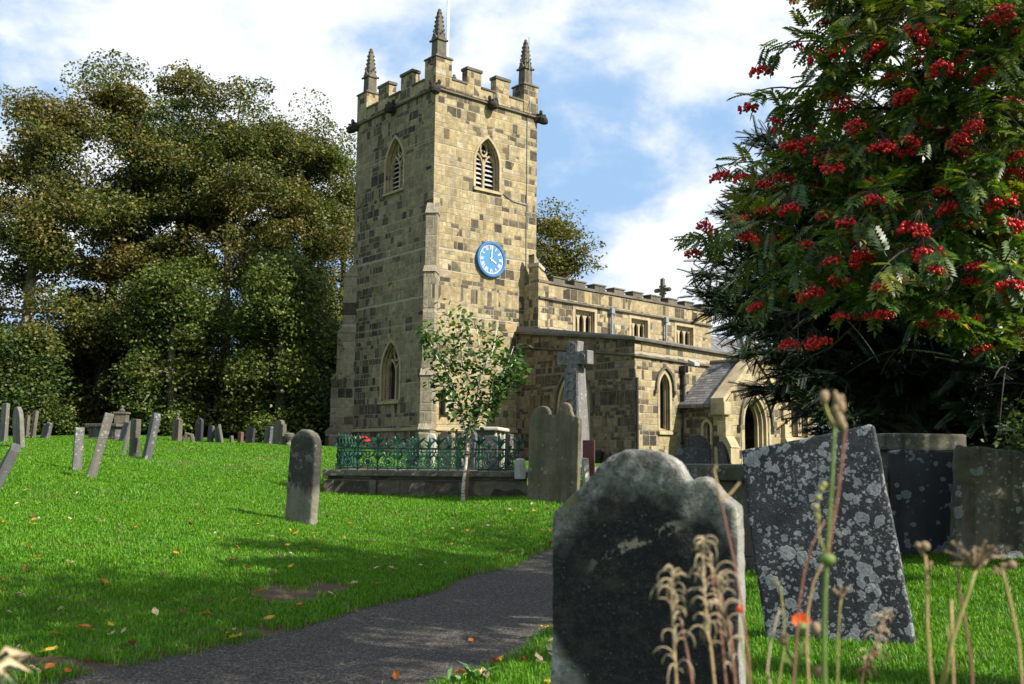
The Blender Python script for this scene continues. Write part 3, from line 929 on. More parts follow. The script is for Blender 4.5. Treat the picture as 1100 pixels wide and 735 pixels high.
buttress(TW.P(0, TD, 0)[:2], -TW.e + TW.n, [(1.0, 2.3), (.80, 4.7), (.58, 6.8), (.36, 9.4)], .52)
# string course, parapet, merlons
ring_pts = [TW.P(0, TD, 0)[:2], TW.P(0, 0, 0)[:2], TW.P(TL, 0, 0)[:2], TW.P(TL, TD, 0)[:2]]
course(ring_pts, .10, 16.46, 16.64, M_ASHD, 'string_course')
pb = MB()
def wall_seg(mb, side, a, b, z0, z1, th=.38, ins=.0, d0=0.0):
    if side == 'S': f = lambda x, y, z: TW.P(x, y, z)
    if side == 'W': f = lambda x, y, z: TW.P(y, x, z)
    if side == 'N': f = lambda x, y, z: TW.P(x, TD - y, z)
    if side == 'E': f = lambda x, y, z: TW.P(TL - y, x, z)
    mb.box(a, b, d0 + ins, d0 + th - ins, z0, z1, T=f)
PIER = .82
for side, L in (('S', TL), ('N', TL), ('W', TD), ('E', TD)):
    wall_seg(pb, side, PIER, L - PIER, 16.66, 17.12)
    g = (L - 2 * PIER); mw = .19 * g; ew = (g - 2 * mw) / 3
    e0 = PIER
    for k in range(3):
        cp = MB(); wall_seg(cp, side, e0 + .003, e0 + ew - .003, 17.122, 17.20, th=.42, d0=-.045); cp.build('coping', M_ASHD, CH)
        if k < 2:
            wall_seg(pb, side, e0 + ew, e0 + ew + mw, 17.118, 17.80, th=.379, d0=.002)
            cp = MB(); wall_seg(cp, side, e0 + ew - .05, e0 + ew + mw + .05, 17.802, 17.92, th=.46, d0=-.045); cp.build('merlon_coping', M_ASHD, CH)
        e0 += ew + mw
pb.build('parapet', M_TOW, CH)
MB().box(.4, TL - .4, .4, TD - .4, 16.56, 16.64, T=lambda x, y, z: TW.P(x, y, z)).build('tower_roof', M_LEAD, CH)


def pinnacle(tc, nc):
    pb = MB(); T = lambda x, y, z: TW.P(tc + x, nc + y, z)
    h = PIER / 2
    pb.box(-h, h, -h, h, 16.665, 17.95, T=T)
    o = pb.build('corner_pier', M_TOW, CH)
    mb = MB()
    def frus(a, z0, b, z1): mb.hexa([T(-a, -a, z0), T(a, -a, z0), T(a, a, z0), T(-a, a, z0), T(-b, -b, z1), T(b, -b, z1), T(b, b, z1), T(-b, b, z1)])
    frus(h + .05, 17.953, h + .03, 18.02); frus(h + .03, 18.022, .24, 18.15); frus(.225, 18.152, .21, 18.86)
    # gablets on the four faces
    for k in range(4):
        c_, s_ = [(1, 0), (0, 1), (-1, 0), (0, -1)][k]
        R = lambda x, y, z, c_=c_, s_=s_: T(x * c_ - y * s_, x * s_ + y * c_, z)
        mb.add([R(-.235, -.27, 18.80), R(.235, -.27, 18.80), R(0, -.27, 19.16), R(-.235, -.16, 18.80), R(.235, -.16, 18.80), R(0, -.16, 19.16)],
               [(0, 1, 2), (5, 4, 3), (0, 3, 4, 1), (1, 4, 5, 2), (2, 5, 3, 0)])
        q = R(0, -.27, 19.18); mb.ball(q, .06, 0)
        for ss in (-1, 1): mb.ball(R(.26 * ss, -.26, 18.82), .06, 0)
    frus(.185, 18.84, .085, 20.02)
    for lev in range(5):         # crockets up the arrises
        z = 19.12 + lev * .19; a = .185 - (z - 18.82) * .084
        for sx, sy in ((1, 1), (1, -1), (-1, 1), (-1, -1)):
            mb.ball(T(a * sx * 1.04, a * sy * 1.04, z), .05, 0, 1.3)
    mb.lathe([(.05, -.03), (.115, .03), (.12, .10), (.07, .16), (.085, .2), (.03, .27)], T(0, 0, 20.0), 8)
    mb.build('pinnacle', M_PINN, CH)
for a, b in ((PIER / 2 - .02, PIER / 2 - .02), (TL - PIER / 2 + .02, PIER / 2 - .02), (PIER / 2 - .02, TD - PIER / 2 + .02), (TL - PIER / 2 + .02, TD - PIER / 2 + .02)):
    pinnacle(a, b)


M_GARG = dressed('blackened_carving', (.055, .048, .038), (.03, .027, .022), (.012, .012, .011), .6, 3)
def gargoyle(base, d, z):
    """beast head leaning out of the string course"""
    d = np.array(d) / np.hypot(*d); s_ = np.array([-d[1], d[0]])
    def P(x, y, zz): q = np.array(base) + d * x + s_ * y; return (q[0], q[1], z + zz)
    mb = MB()
    secs = [(-.1, .21, -.2, .26), (.08, .20, -.2, .25), (.20, .24, -.26, .26), (.34, .23, -.28, .18), (.44, .15, -.26, .04), (.49, .08, -.22, -.04)]
    vs = []
    for x, hw, zl, zh in secs:
        zc = (zl + zh) / 2; hh = (zh - zl) / 2
        for k in range(8):
            w_ = 2 * math.pi * k / 8; vs.append(P(x, hw * math.cos(w_), zc + hh * math.sin(w_)))
    fs = [(i * 8 + k, i * 8 + (k + 1) % 8, i * 8 + 8 + (k + 1) % 8, i * 8 + 8 + k) for i in range(5) for k in range(8)] + [tuple(range(7, -1, -1)), tuple(range(40, 48))]
    mb.add(vs, fs)
    for ss in (-1, 1): mb.ball(P(.18, .18 * ss, .24), .09, 0, 1.4); mb.ball(P(.36, .12 * ss, .12), .055, 0)
    return mb.build('gargoyle', M_GARG, CH, smooth=False)
gargoyle(TW.P(0, 0, 0)[:2], -TW.e - TW.n, 16.5)
gargoyle(TW.P(0, TD, 0)[:2], -TW.e + TW.n, 16.45)
gargoyle(TW.P(TL, 0, 0)[:2], TW.e - TW.n, 16.5)
gargoyle(TW.P(TL / 2 + .1, 0, 0)[:2], -TW.n, 16.5)
gargoyle(TW.P(0, TD / 2, 0)[:2], -TW.e, 16.5)

# flagpole
c = TW.P(TL / 2, TD / 2, 0)
fp = MB().tube([(c[0], c[1], 16.64), (c[0], c[1], 21), (c[0], c[1], 25.5)], [.075, .065, .05], 10); fp.box(-.2, .2, -.2, .2, 16.642, 16.8, T=lambda x, y, z: (c[0] + x, c[1] + y, z))
fp.build('flagpole', M_WHITE, CH)
# lightning conductor and cable
lc = MB().tube([TW.P(5.0, -.03, 1.6), TW.P(5.0, -.03, 16.4), TW.P(5.0, -.19, 16.5), TW.P(5.0, -.19, 16.75), TW.P(5.15, -.02, 17.3), TW.P(5.2, .15, 20.3)], .018, 6)
lc.tube([TW.P(3.5, -.03, 12.75), TW.P(4.2, -.03, 12.45), TW.P(5.0, -.03, 12.4)], .018, 6)
lc.build('lightning_conductor', M_LEAD, CH)

# ---- clock on the south face
CU, CZ, CR = 2.98, 9.69, .76
def cf(r, a, d): return twS(CU + r * math.sin(a), CZ + r * math.cos(a), d)
def disc(r0, r1, d0, d1, n=48):
    mb = MB()
    rings = ([(r0, d0), (r0, d1), (r1, d1), (r1, d0)] if r0 > 0 else None)
    if rings:
        vs = [cf(r, 2 * math.pi * k / n, d) for r, d in rings for k in range(n)]
        fs = [(i * n + k, i * n + (k + 1) % n, ((i + 1) % 4) * n + (k + 1) % n, ((i + 1) % 4) * n + k) for i in range(4) for k in range(n)]
        return mb.add(vs, fs)
    vs = [cf(r1, 2 * math.pi * k / n, d) for d in (d0, d1) for k in range(n)]
    return mb.add(vs, [tuple(range(n)), tuple(range(2 * n - 1, n - 1, -1))] + [(k, (k + 1) % n, n + (k + 1) % n, n + k) for k in range(n)])
M_BLUE = plain('clock_blue', (.02, .115, .30), .4, .08, 4)
M_SKYB = plain('clock_light_blue', (.05, .17, .33), .4, .06, 4)
M_CLKW = plain('clock_white', (.52, .50, .50), .45, .05, 4)
ck = disc(0, CR, .05, -.10).build('clock', M_BLUE, CH)
def csub(mb, nm, mat):
    q = mb.build(nm, mat, None, (0, 0, 0)); q.parent = ck; q.matrix_parent_inverse = CH.matrix_world.inverted(); return q
rim = disc(.65, CR + .01, -.08, -.16); csub(rim, 'rim', M_BLUE)
rim2 = disc(.70, .725, -.158, -.172); csub(rim2, 'rim', M_SKYB)
csub(disc(0, .648, -.09, -.108), 'dial', M_SKYB)
cw = disc(.60, .642, -.105, -.116)
def bar(mb, r0, a0, r1, a1, hw, d0=-.104, d1=-.118):
    p0 = np.array([r0 * math.sin(a0), r0 * math.cos(a0)]); p1 = np.array([r1 * math.sin(a1), r1 * math.cos(a1)])
    dd = p1 - p0; dd /= np.hypot(*dd); nn = np.array([-dd[1], dd[0]]) * hw
    q = [p0 + nn, p1 + nn, p1 - nn, p0 - nn]
    mb.hexa([twS(CU + x, CZ + y, d0) for x, y in q] + [twS(CU + x, CZ + y, d1) for x, y in q])
csub(cw, 'chapter_ring', M_CLKW)
ROM = ['XII', 'I', 'II', 'III', 'IIII', 'V', 'VI', 'VII', 'VIII', 'IX', 'X', 'XI']
WID = {'I': .042, 'V': .095, 'X': .095}
for h_, s_ in enumerate(ROM):
    nm = MB()
    a = h_ * math.pi / 6; r0, r1 = .42, .585; rm = .5
    tot = sum(WID[ch] for ch in s_); x = -tot / 2
    for ci, ch in enumerate(s_):
        xa, xb = x + .008, x + WID[ch] - .008; xm = (xa + xb) / 2; dz = -.1185 - .0004 * ci
        if ch == 'I': bar(nm, r0, a + xm / rm, r1, a + xm / rm, .013, -.1045, dz)
        if ch == 'V':
            bar(nm, r1, a + xa / rm, r0, a + xm / rm, .013, -.1045, dz); bar(nm, r1, a + xb / rm, r0, a + xm / rm, .008, -.1043, dz - .0002)
        if ch == 'X':
            bar(nm, r1, a + xa / rm, r0, a + xb / rm, .013, -.1045, dz); bar(nm, r1, a + xb / rm, r0, a + xa / rm, .008, -.1043, dz - .0002)
        x += WID[ch]
    csub(nm, 'numeral', M_CLKW)
nm = MB()
for k in range(60): bar(nm, .59, k * math.pi / 30, .606, k * math.pi / 30, .005, -.1045, -.1175)
csub(nm, 'minute_marks', M_CLKW)
hb = MB(); bar(hb, -.10, .03, .57, .03, .022, -.13, -.14); hb.lathe([(.001, 0), (.001, .001)], (0, 0, -50), 3) if False else None
csub(hb, 'minute_hand', M_CLKW)
hb = MB(); bar(hb, -.08, math.radians(121), .30, math.radians(121), .03, -.12, -.129); csub(hb, 'hour_hand', M_CLKW)

# ---- nave and clerestory (projects south of the tower face)
A_NAVE, A_AIS = 46.5, 45.5
nc = np.array([1.106, 42.494])
NV = Fr(nc, A_NAVE)
NL, NW = 12.7, 7.6
def nvS(u, z, d=0.0): return NV.P(u, d, z)
nb = MB().box(0, NL, 0, NW, .8, 8.85, T=lambda x, y, z: NV.P(x, y, z))
CLW = [(2.35, 3.65), (6.25, 7.5), (9.75, 11.15)]
solid_to_obj(nb, 'nave_wall', M_NAVE, [cut_rect(nvS, a, b, 6.85, 7.92, .42) for a, b in CLW])
for a, b in CLW: window(nvS, a, b, 6.85, 7.92, .42, lights=3, square=True, trac_mat=M_ASH)
course([NV.P(0, 0, 0)[:2], NV.P(NL, 0, 0)[:2]], .13, 8.08, 8.26, M_ASHD, 'string_course')
cpb = MB().box(-.02, NL + .05, -.07, .45, 8.852, 8.96, T=lambda x, y, z: NV.P(x, y, z))
for k in range(9):
    x = .9 + k * 1.36
    mb = MB(); mb.box(x, x + .72, -.05, .43, 8.962, 9.16, T=lambda x_, y, z: NV.P(x_, y, z)); mb.box(x - .05, x + .77, -.09, .47, 9.162, 9.22, T=lambda x_, y, z: NV.P(x_, y, z)); mb.build('merlon', M_ASHD, CH)
cpb.build('coping', M_ASHD, CH)
# raised west end of the nave parapet against the tower, weathered back in two slopes
wb = MB()
pl = [(-.02, .8), (-.02, 9.55), (.28, 9.35), (.62, 8.97), (.62, .8)]
wb.prism(pl, lambda u, v: NV.P(u, -.035, v), lambda u, v: NV.P(u, .55, v))
wb.prism([(-.05, 9.55), (-.05, 10.1), (.0, 10.1), (.62, 9.2), (.62, 9.0)], lambda u, v: NV.P(u, .2, v), lambda u, v: NV.P(u, .56, v))
wb.build('parapet_end', M_NAVE, CH)
cb = MB(); cb.hexa([NV.P(-.06, -.09, 9.552), NV.P(.3, -.09, 9.352), NV.P(.3, .6, 9.352), NV.P(-.06, .6, 9.552), NV.P(-.06, -.09, 9.70), NV.P(.34, -.09, 9.48), NV.P(.34, .6, 9.48), NV.P(-.06, .6, 9.70)])
cb.build('parapet_end_coping', M_PALE, CH)
# nave roof, low pitched lead, and east gable with cross
rb = MB(); rb.prism([(.3, 8.7), (NW - .3, 8.7), (NW / 2, 9.25)], lambda u, v: NV.P(.2, u, v), lambda u, v: NV.P(NL - .2, u, v)); rb.build('nave_roof', M_LEAD, CH)
gb = MB(); gb.prism([(.0, 8.5), (NW, 8.5), (NW, 8.96), (NW / 2, 9.42), (0, 8.96)], lambda u, v: NV.P(NL - .18, u, v), lambda u, v: NV.P(NL + .12, u, v)); gb.build('east_gable', M_NAVE, CH)
xb = MB(); T = lambda x, y, z: NV.P(NL - .02 + y * 1.3, 3.1 + x * 1.3, 9.35 + z * 1.45)
xb.box(-.2, .2, -.14, .14, 0, .22, T=T); xb.box(-.07, .07, -.07, .07, .2, 1.15, T=T); xb.box(-.36, .36, -.066, .066, .66, .80, T=T)
for x, z in ((-.36, .73), (.36, .73), (0, 1.12)): xb.ball(T(x, 0, z), .12, 0)
for k in range(4): xb.ball(T(.14 * (1 if k % 2 else -1), 0, .73 + .14 * (1 if k > 1 else -1)), .07, 0)
xb.build('gable_cross', M_PINN, CH)
for x in (4.7, 8.75):
    dp = MB().tube([NV.P(x, -.14, 6.6), NV.P(x, -.14, 8.05)], .06, 8); dp.box(x - .11, x + .11, -.24, -.02, 7.95, 8.2, T=lambda a, b, z: NV.P(a, b, z)); dp.build('downpipe', plain('pale_lead', (.17, .19, .22), .5, .15), CH)
# chancel beyond, with a slate roof
cb = MB().box(NL + .12, NL + 9, .5, 6.6, .8, 6.0, T=lambda x, y, z: NV.P(x, y, z)); cb.build('chancel_wall', M_NAVE, CH)
cr = MB(); cr.prism([(.2, 5.95), (3.55, 8.4), (6.9, 5.95), (6.9, 5.8), (3.55, 8.2), (.2, 5.8)], lambda u, v: NV.P(NL + .13, u, v), lambda u, v: NV.P(NL + 9.2, u, v)); cr.build('chancel_roof', M_SLATE, CH)

# ---- south aisle
A0 = np.array([TW.P(4.55, 0, 0)[0], TW.P(4.55, 0, 0)[1]])
s40 = -TW.n
AL_W = 6.97
B = A0 + s40 * AL_W
AI = Fr(B, A_AIS)                # south wall frame: origin at the south-west corner
AIL = 13.6
AW = Fr(A0, 50.5 + 90)           # west wall: t runs south from the tower; n = east
def aiS(u, z, d=0.0): return AI.P(u, d, z)
def aiW(u, z, d=0.0): return AW.P(u, d, z)
Z1, Z0 = 6.72, 5.86              # top of wall at tower / at south-west corner
ZE = 5.66                        # and at the east end
ne = NV.P(NL + .5, 1.0, 0); SE = AI.P(AIL, 0, 0); NE = AI.P(AIL, 6.5, 0)
A_in = TW.P(4.55, .6, 0)
plan = [(A_in[0], A_in[1]), tuple(B), SE[:2], NE[:2]]
tops = [Z1 + .08, Z0, ZE, ZE + .8]
ab = MB(); ab.hexa([(x, y, .6) for x, y in plan] + [(x, y, z) for (x, y), z in zip(plan, tops)])
AWU = (2.75, 4.45)
W2 = [(10.45, 11.05), (11.35, 11.95), (12.25, 12.85)]
ais = solid_to_obj(ab, 'aisle_wall', M_AIS, [cut_arch(aiS, 1.52, 2.18, 2.4, 4.62, .38, .55), cut_arch(aiW, AWU[0], AWU[1], 2.1, 4.75, .4, 1.4)] + [cut_arch(aiS, a, b, 2.35, 3.95, .35, .45) for a, b in W2])
# west wall has smaller courses and its shade painted in darker tones: second material by face direction
ais.data.materials.append(M_RUB)
wn_ = Vector((-TW.e[0], -TW.e[1], 0))
for p in ais.data.polygons:
    if p.normal.dot(wn_) > .8: p.material_index = 1
window(aiS, 1.52, 2.18, 2.4, 4.62, .38, .55, lights=1, hood=True)
window(aiW, AWU[0], AWU[1], 2.1, 4.75, .4, 1.4, lights=2, hood=True)
for a, b in W2: window(aiS, a, b, 2.35, 3.95, .35, .45, lights=1)
# coping and string that follow the falling parapet
pts = [tuple(A0), tuple(B), SE[:2]]
course(pts, .16, -.16, .06, M_ASHD, 'aisle_coping', inn=.3, zs=[Z1, Z0, ZE])
course(pts, .11, -.74, -.58, M_ASHD, 'string_course', zs=[Z1, Z0, ZE])
bnd = MB()
a_, b_ = AW.P(.02, -.012, 0), AW.P(AL_W - .01, -.012, 0)
# roof sheet
rf = MB(); rf.hexa([(x, y, z - .02) for (x, y), z in zip(plan, tops)] + [(x, y, z + .02) for (x, y), z in zip(plan, [Z1 + .3, Z0 + .05, ZE + .05, ZE + .9])]); rf.build('aisle_roof', M_LEAD, CH)
MB().tube([AI.P(.06, -.07, 1.0), AI.P(.06, -.07, 4.35)], .05, 8).build('downpipe', M_BLACKP, CH)
dp = MB().tube([AI.P(2.95, -.12, 1.0), AI.P(2.95, -.12, 4.75)], .075, 8); dp.box(2.83, 3.07, -.26, -.02, 4.72, 4.98, T=lambda x, y, z: AI.P(x, y, z))
for z in (1.9, 3.1, 4.2): dp.box(2.85, 3.05, -.2, -.01, z, z + .07, T=lambda x, y, z: AI.P(x, y, z))
dp.build('downpipe', M_BLACKP, CH)
fl = MB().tube([AI.P(3.1, -.02, 5.0), AI.P(3.15, -.35, 5.08)], .03, 6); fl.hexa([AI.P(x, y, z) for x, y, z in ((3.0, -.62, 4.98), (3.34, -.62, 4.98), (3.34, -.3, 5.1), (3.0, -.3, 5.1), (3.0, -.62, 5.1), (3.34, -.62, 5.1), (3.34, -.3, 5.24), (3.0, -.3, 5.24))])
fl.build('floodlight', plain('grey_metal', (.30, .31, .32), .45, .1), CH)
# small urn shaped rainwater bin on the west wall
ub = MB().lathe([(.10, 0), (.14, .06), (.22, .42), (.24, .5), (.20, .5)], AW.P(5.35, -.32, 1.05), 10); ub.box(5.2, 5.5, -.34, -.30, 1.5, 1.62, T=lambda x, y, z: AW.P(x, y, z)); 
UB = ub

# ---- south porch
q0 = at(731, 433, 1)[:2]; 
def on_line(px, py, O, d):
    n = np.array([d[1], -d[0]]); v = at(px, py, 1.0) - CAM; tt = (np.array(O) @ n) / (v[:2] @ n); p = CAM + v * tt
    return (np.array(p[:2]) - O) @ d
tW = on_line(731, 433, B, AI.e)                       # where the porch west wall meets the aisle
PO = AI.P(tW, 0, 0)[:2]
PR = Fr(PO, A_AIS)
plen = on_line(779, 431, np.array(PO), -PR.n)          # how far it comes forward
PW = 4.3
def poF(u, z, d=0.0): return PR.P(u, -plen + d, z)     # front (south) face
def poW(u, z, d=0.0): return PR.P(d, -u, z)            # west face: u outward from the aisle
ZEV, ZRG = 3.38, 5.15
pb = MB(); pb.prism([(0, .6), (PW, .6), (PW, ZEV + .05), (PW / 2, ZRG + .28), (0, ZEV + .05)], lambda u, v: PR.P(u, -plen, v), lambda u, v: PR.P(u, -plen + .55, v))
DU0, DU1, DZ = PW / 2 - .92, PW / 2 + .92, 3.95
solid_to_obj(pb, 'porch_front', M_AIS, [cut_arch(poF, DU0, DU1, .3, DZ, 1.2, 1.25)])
sb = MB(); sb.box(0, .4, -plen + .552, -.01, .6, ZEV, T=lambda x, y, z: PR.P(x, y, z)); solid_to_obj(sb, 'porch_side_wall', M_RUB, [cut_arch(poW, plen * .52, plen * .52 + .3, 1.85, 2.75, .3, .2)])
MB().box(PW - .4, PW, -plen + .552, -.01, .6, ZEV, T=lambda x, y, z: PR.P(x, y, z)).build('porch_side_wall', M_RUB, CH)
window(poW, plen * .52, plen * .52 + .3, 1.85, 2.75, .3, .2, lights=1)
for sgn, (a, b) in ((0, (-.18, PW / 2)), (1, (PW + .18, PW / 2))):
    rb = MB(); za = ZEV - .08
    rb.hexa([PR.P(a, -plen + .45, za), PR.P(b, -plen + .45, ZRG), PR.P(b, -.0, ZRG), PR.P(a, -.0, za), PR.P(a, -plen + .45, za + .13), PR.P(b, -plen + .45, ZRG + .13), PR.P(b, -.0, ZRG + .13), PR.P(a, -.0, za + .13)])
    o = rb.build('porch_roof', M_SLATE, CH)
    uvd = o.data.uv_layers[0].data       # slate courses run along the roof
    L_ = CH.matrix_world.translation
    for p in o.data.polygons:
        for li in p.loop_indices:
            w_ = o.data.vertices[o.data.loops[li].vertex_index].co + L_
            q = np.array([w_.x, w_.y]) - PR.o; uvd[li].uv = (q @ PR.n, math.hypot(q @ PR.e - a, w_.z - za))
    cpb = MB(); cpb.hexa([PR.P(a - (.05 if not sgn else -.05), -plen - .08, za + .12), PR.P(b, -plen - .08, ZRG + .16), PR.P(b, -plen + .5, ZRG + .16), PR.P(a - (.05 if not sgn else -.05), -plen + .5, za + .12),
                          PR.P(a - (.05 if not sgn else -.05), -plen - .08, za + .34), PR.P(b, -plen - .08, ZRG + .40), PR.P(b, -plen + .5, ZRG + .40), PR.P(a - (.05 if not sgn else -.05), -plen + .5, za + .34)])
    cpb.build('porch_coping', M_ASH, CH)
    kb = MB(); kx = a if not sgn else a - .36
    kb.box(kx - .06, kx + .42, -plen - .12, -plen + .52, za - .30, za + .20, T=lambda x, y, z: PR.P(x, y, z)); kb.build('kneeler', M_ASH, CH, bevel=.04)
    bb = MB(); bx = 0 if not sgn else PW
    lo, hi = (bx - .30, bx + .28) if not sgn else (bx - .28, bx + .30)
    f = lambda x, y, z: PR.P(x, y, z)
    bb.box(lo, hi, -plen - .42, -plen + .3, .6, 1.75, T=f); bb.hexa([f(lo, -plen - .46, 1.752), f(hi, -plen - .46, 1.752), f(hi, -plen + .1, 1.752), f(lo, -plen + .1, 1.752), f(lo, -plen - .2, 2.2), f(hi, -plen - .2, 2.2), f(hi, -plen + .1, 2.2), f(lo, -plen + .1, 2.2)])
    bb.box(lo + .04, hi - .04, -plen - .18, -plen + .2, 2.202, 2.75, T=f)
    bb.build('porch_buttress', M_ASH, CH, bevel=.02)
rdg = MB().tube([PR.P(PW / 2, -plen + .3, ZRG + .12), PR.P(PW / 2, 0, ZRG + .12)], .10, 8); rdg.build('porch_ridge', M_ASHD, CH)
db = MB()
for k, (off, d0, d1) in enumerate(((.16, .02, -.02), (.0, .02, .16), (-.11, .14, .30), (-.22, .28, .44))):
    o_ = arch(DU0, DU1, 1.0, DZ, 1.25, 12, off=off); i_ = arch(DU0, DU1, 1.0, DZ, 1.25, 12, off=off - .13)
    db.ring(o_, i_, lambda u, v: poF(u, v, d0), lambda u, v: poF(u, v, d1))
da = db.build('porch_arch', M_ASH, CH)
hb = MB(); h1 = arch(DU0, DU1, DZ - 1.3, DZ, 1.25, 12, off=.30); h0 = arch(DU0, DU1, DZ - 1.3, DZ, 1.25, 12, off=.17)
hb.ring(h1, h0, lambda u, v: poF(u, v, .05), lambda u, v: poF(u, v, -.11))
for uu in (h1[0][0], h1[-1][0]): hb.box(uu - .13, uu + .13, -.16, .02, h1[0][1] - .2, h1[0][1], T=lambda x, y, z: poF(x, z, y))
hb.build('hood_mould', M_ASHD, CH)
# open door leaf just inside and a near-black sheet painting the porch's inner shade
MB().box(DU0 + .32, DU0 + .40, -plen + .62, -plen + 1.7, 1.0, 3.2, T=lambda x, y, z: PR.P(x, y, z)).build('porch_door', plain('dark_oak', (.07, .05, .04), .6, .3), CH)
MB().box(.4, PW - .4, -.06, -.03, .8, 4.0, T=lambda x, y, z: PR.P(x, y, z)).build('porch_shade_sheet', M_DARK, CH)
fin = MB(); T = lambda x, y, z: PR.P(PW / 2 + x, -plen + .2 + y, ZRG + .4 + z)
fin.box(-.16, .16, -.14, .14, -.1, .2, T=T); fin.box(-.06, .06, -.06, .06, .2, .75, T=T); fin.box(-.25, .25, -.056, .056, .45, .57, T=T); fin.build('gable_cross', M_PINN, CH)
# stepped buttress east of the porch
buttress(AI.P(9.9, 0, 0)[:2], -AI.n, [(.62, 2.2), (.36, 3.9)], .6, 'aisle_buttress', mat=M_AIS)
UB.build('rainwater_urn', M_BLACKP, CH)
# ------------------------------------------------------------------ gravestones
GM = {
 'grey': gravestone('grey_gravestone', (.135, .125, .10), (.21, .195, .16), (.06, .058, .05), .55, .25, (.38, .38, .34)),
 'pale': gravestone('pale_gravestone', (.46, .44, .38), (.55, .52, .46), (.2, .19, .17), .3, .1),
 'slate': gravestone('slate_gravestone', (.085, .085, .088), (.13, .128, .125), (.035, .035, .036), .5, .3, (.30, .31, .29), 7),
 'brown': gravestone('brown_gravestone', (.115, .098, .068), (.165, .14, .10), (.05, .045, .035), .6, .25, (.32, .31, .26), 8, moss=.3),
 'dark': gravestone('dark_gravestone', (.085, .075, .058), (.15, .135, .105), (.03, .028, .024), .65, .3, (.28, .28, .24), 8, moss=.35),
 'black': gravestone('black_gravestone', (.035, .036, .038), (.06, .06, .062), (.018, .018, .018), .4, .12),
 'red': gravestone('red_gravestone', (.16, .075, .055), (.22, .11, .085), (.06, .04, .03), .5, .2),
 'lichen_post': gravestone('flecked_gravestone', (.12, .115, .105), (.20, .19, .175), (.05, .05, .05), .5, .8, (.46, .46, .42), 14),
 'double': gravestone('double_gravestone', (.155, .13, .082), (.105, .095, .064), (.04, .038, .029), .6, .10, (.26, .26, .2), 8, moss=.3, warm=(.17, .09, .035)),
 'rosette': gravestone('rosette_gravestone', (.030, .031, .036), (.055, .057, .063), (.016, .017, .019), .5, 1.7, (.34, .355, .36), 13, speck=.3),
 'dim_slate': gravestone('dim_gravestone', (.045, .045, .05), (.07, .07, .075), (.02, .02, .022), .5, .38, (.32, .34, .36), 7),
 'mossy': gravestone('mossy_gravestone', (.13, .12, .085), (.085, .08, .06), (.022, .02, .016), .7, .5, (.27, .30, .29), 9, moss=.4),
}
# nearest stone: soot-black face, the hump, shoulders and foot scoured back to pale lichened sandstone
t = NT('front_gravestone'); o = t.obj(); x_, y_, z_ = t.xyz(o)
n1 = t.noise(o, 5.5, 6, .65); n2 = t.noise(o, 26, 6, .7); n3 = t.noise(o, 90, 4, .65)
pale = t.mix(n2, (.085, .082, .070), (.26, .25, .215)); pale = t.mix(t.ma('MULTIPLY', t.sm(t.noise(o, 17, 6, .75), .5, .66), .75), pale, (.36, .355, .32)); pale = t.mix(t.ma('MULTIPLY', t.sm(t.noise(o, 24, 5, .7), .56, .66), .7), pale, (.03, .03, .028))
pale = t.mix(t.ma('MULTIPLY', t.sm(t.noise(o, 11, 5, .7), .58, .66), .8), pale, (.23, .19, .035))
blk = t.mix(n1, (.006, .006, .006), (.018, .018, .018)); blk = t.mix(t.ma('MULTIPLY', t.sm(n2, .45, .7), .5), blk, (.045, .045, .042)); blk = t.mix(t.ma('MULTIPLY', t.sm(t.noise(o, 7, 6, .75), .5, .68), .5), blk, (.055, .05, .038)); blk = t.mix(t.ma('MULTIPLY', t.sm(n3, .52, .68), .4), blk, (.07, .07, .066))
topd = t.n('Attribute', attribute_name='depth_below_top').outputs['Fac']
ed = t.ma('ADD', topd, t.ma('MULTIPLY', t.ma('SUBTRACT', n1, .5), .42)); ed = t.ma('ADD', ed, t.ma('MULTIPLY', t.ma('SUBTRACT', n2, .5), .12))
isp = t.ma('MULTIPLY', t.sm(ed, .20, .06), t.ma('MULTIPLY_ADD', t.sm(n2, .35, .6), .5, .5))
ft = t.ma('ADD', z_, t.ma('MULTIPLY', t.ma('SUBTRACT', n1, .5), .16)); ft = t.ma('ADD', ft, t.ma('MULTIPLY', x_, 1.15))
isp = t.ma('MAXIMUM', isp, t.sm(ft, .30, .20))
isp = t.ma('MAXIMUM', isp, t.sm(y_, -.037, -.031))
vo = t.n('TexVoronoi', {'Vector': t.vm('ADD', o, t.vm('SCALE', t.noise(o, 20, 3, out=1), .03)), 'Scale': 60.0}); rr = t.xyz(vo.outputs['Color'])
k = t.ma('MULTIPLY', t.ma('LESS_THAN', rr[0], t.ma('MULTIPLY', t.sm(t.noise(o, 4, 4), .35, .65), .6)), t.sm(vo.outputs['Distance'], t.ma('MULTIPLY_ADD', rr[1], .3, .08), .03))
blk = t.mix(t.ma('MULTIPLY', k, .8), blk, (.16, .20, .215))
# two flaked scars where the pale stone shows
fl = t.ma('ADD', t.ma('MULTIPLY', x_, -.45), z_)
sc = t.ma('MULTIPLY', t.sm(t.ma('ABSOLUTE', t.ma('ADD', t.ma('SUBTRACT', fl, .985), t.ma('MULTIPLY', t.ma('SUBTRACT', t.noise(o, 14, 4), .5), .09))), .024, .012), t.sm(t.noise(o, 11, 5, .65), .43, .50))
sc = t.ma('MULTIPLY', sc, t.ma('MULTIPLY', t.sm(x_, -.22, -.12), t.sm(x_, .20, .10)))
blk = t.mix(sc, blk, (.27, .22, .17))
side = t.mix(t.noise(o, 40, 5, .7), (.17, .16, .145), (.30, .285, .26))
c = t.mix(isp, blk, pale)
c = t.mix(t.sm(y_, -.031, -.022), c, t.mix(t.sm(topd, .02, .06), c, side))
GM['front'] = t.done(t.principled(c, .85, t.bump(t.ma('ADD', t.ma('MULTIPLY', n2, .7), t.ma('MULTIPLY', n3, .4)), .8, .02), .25))
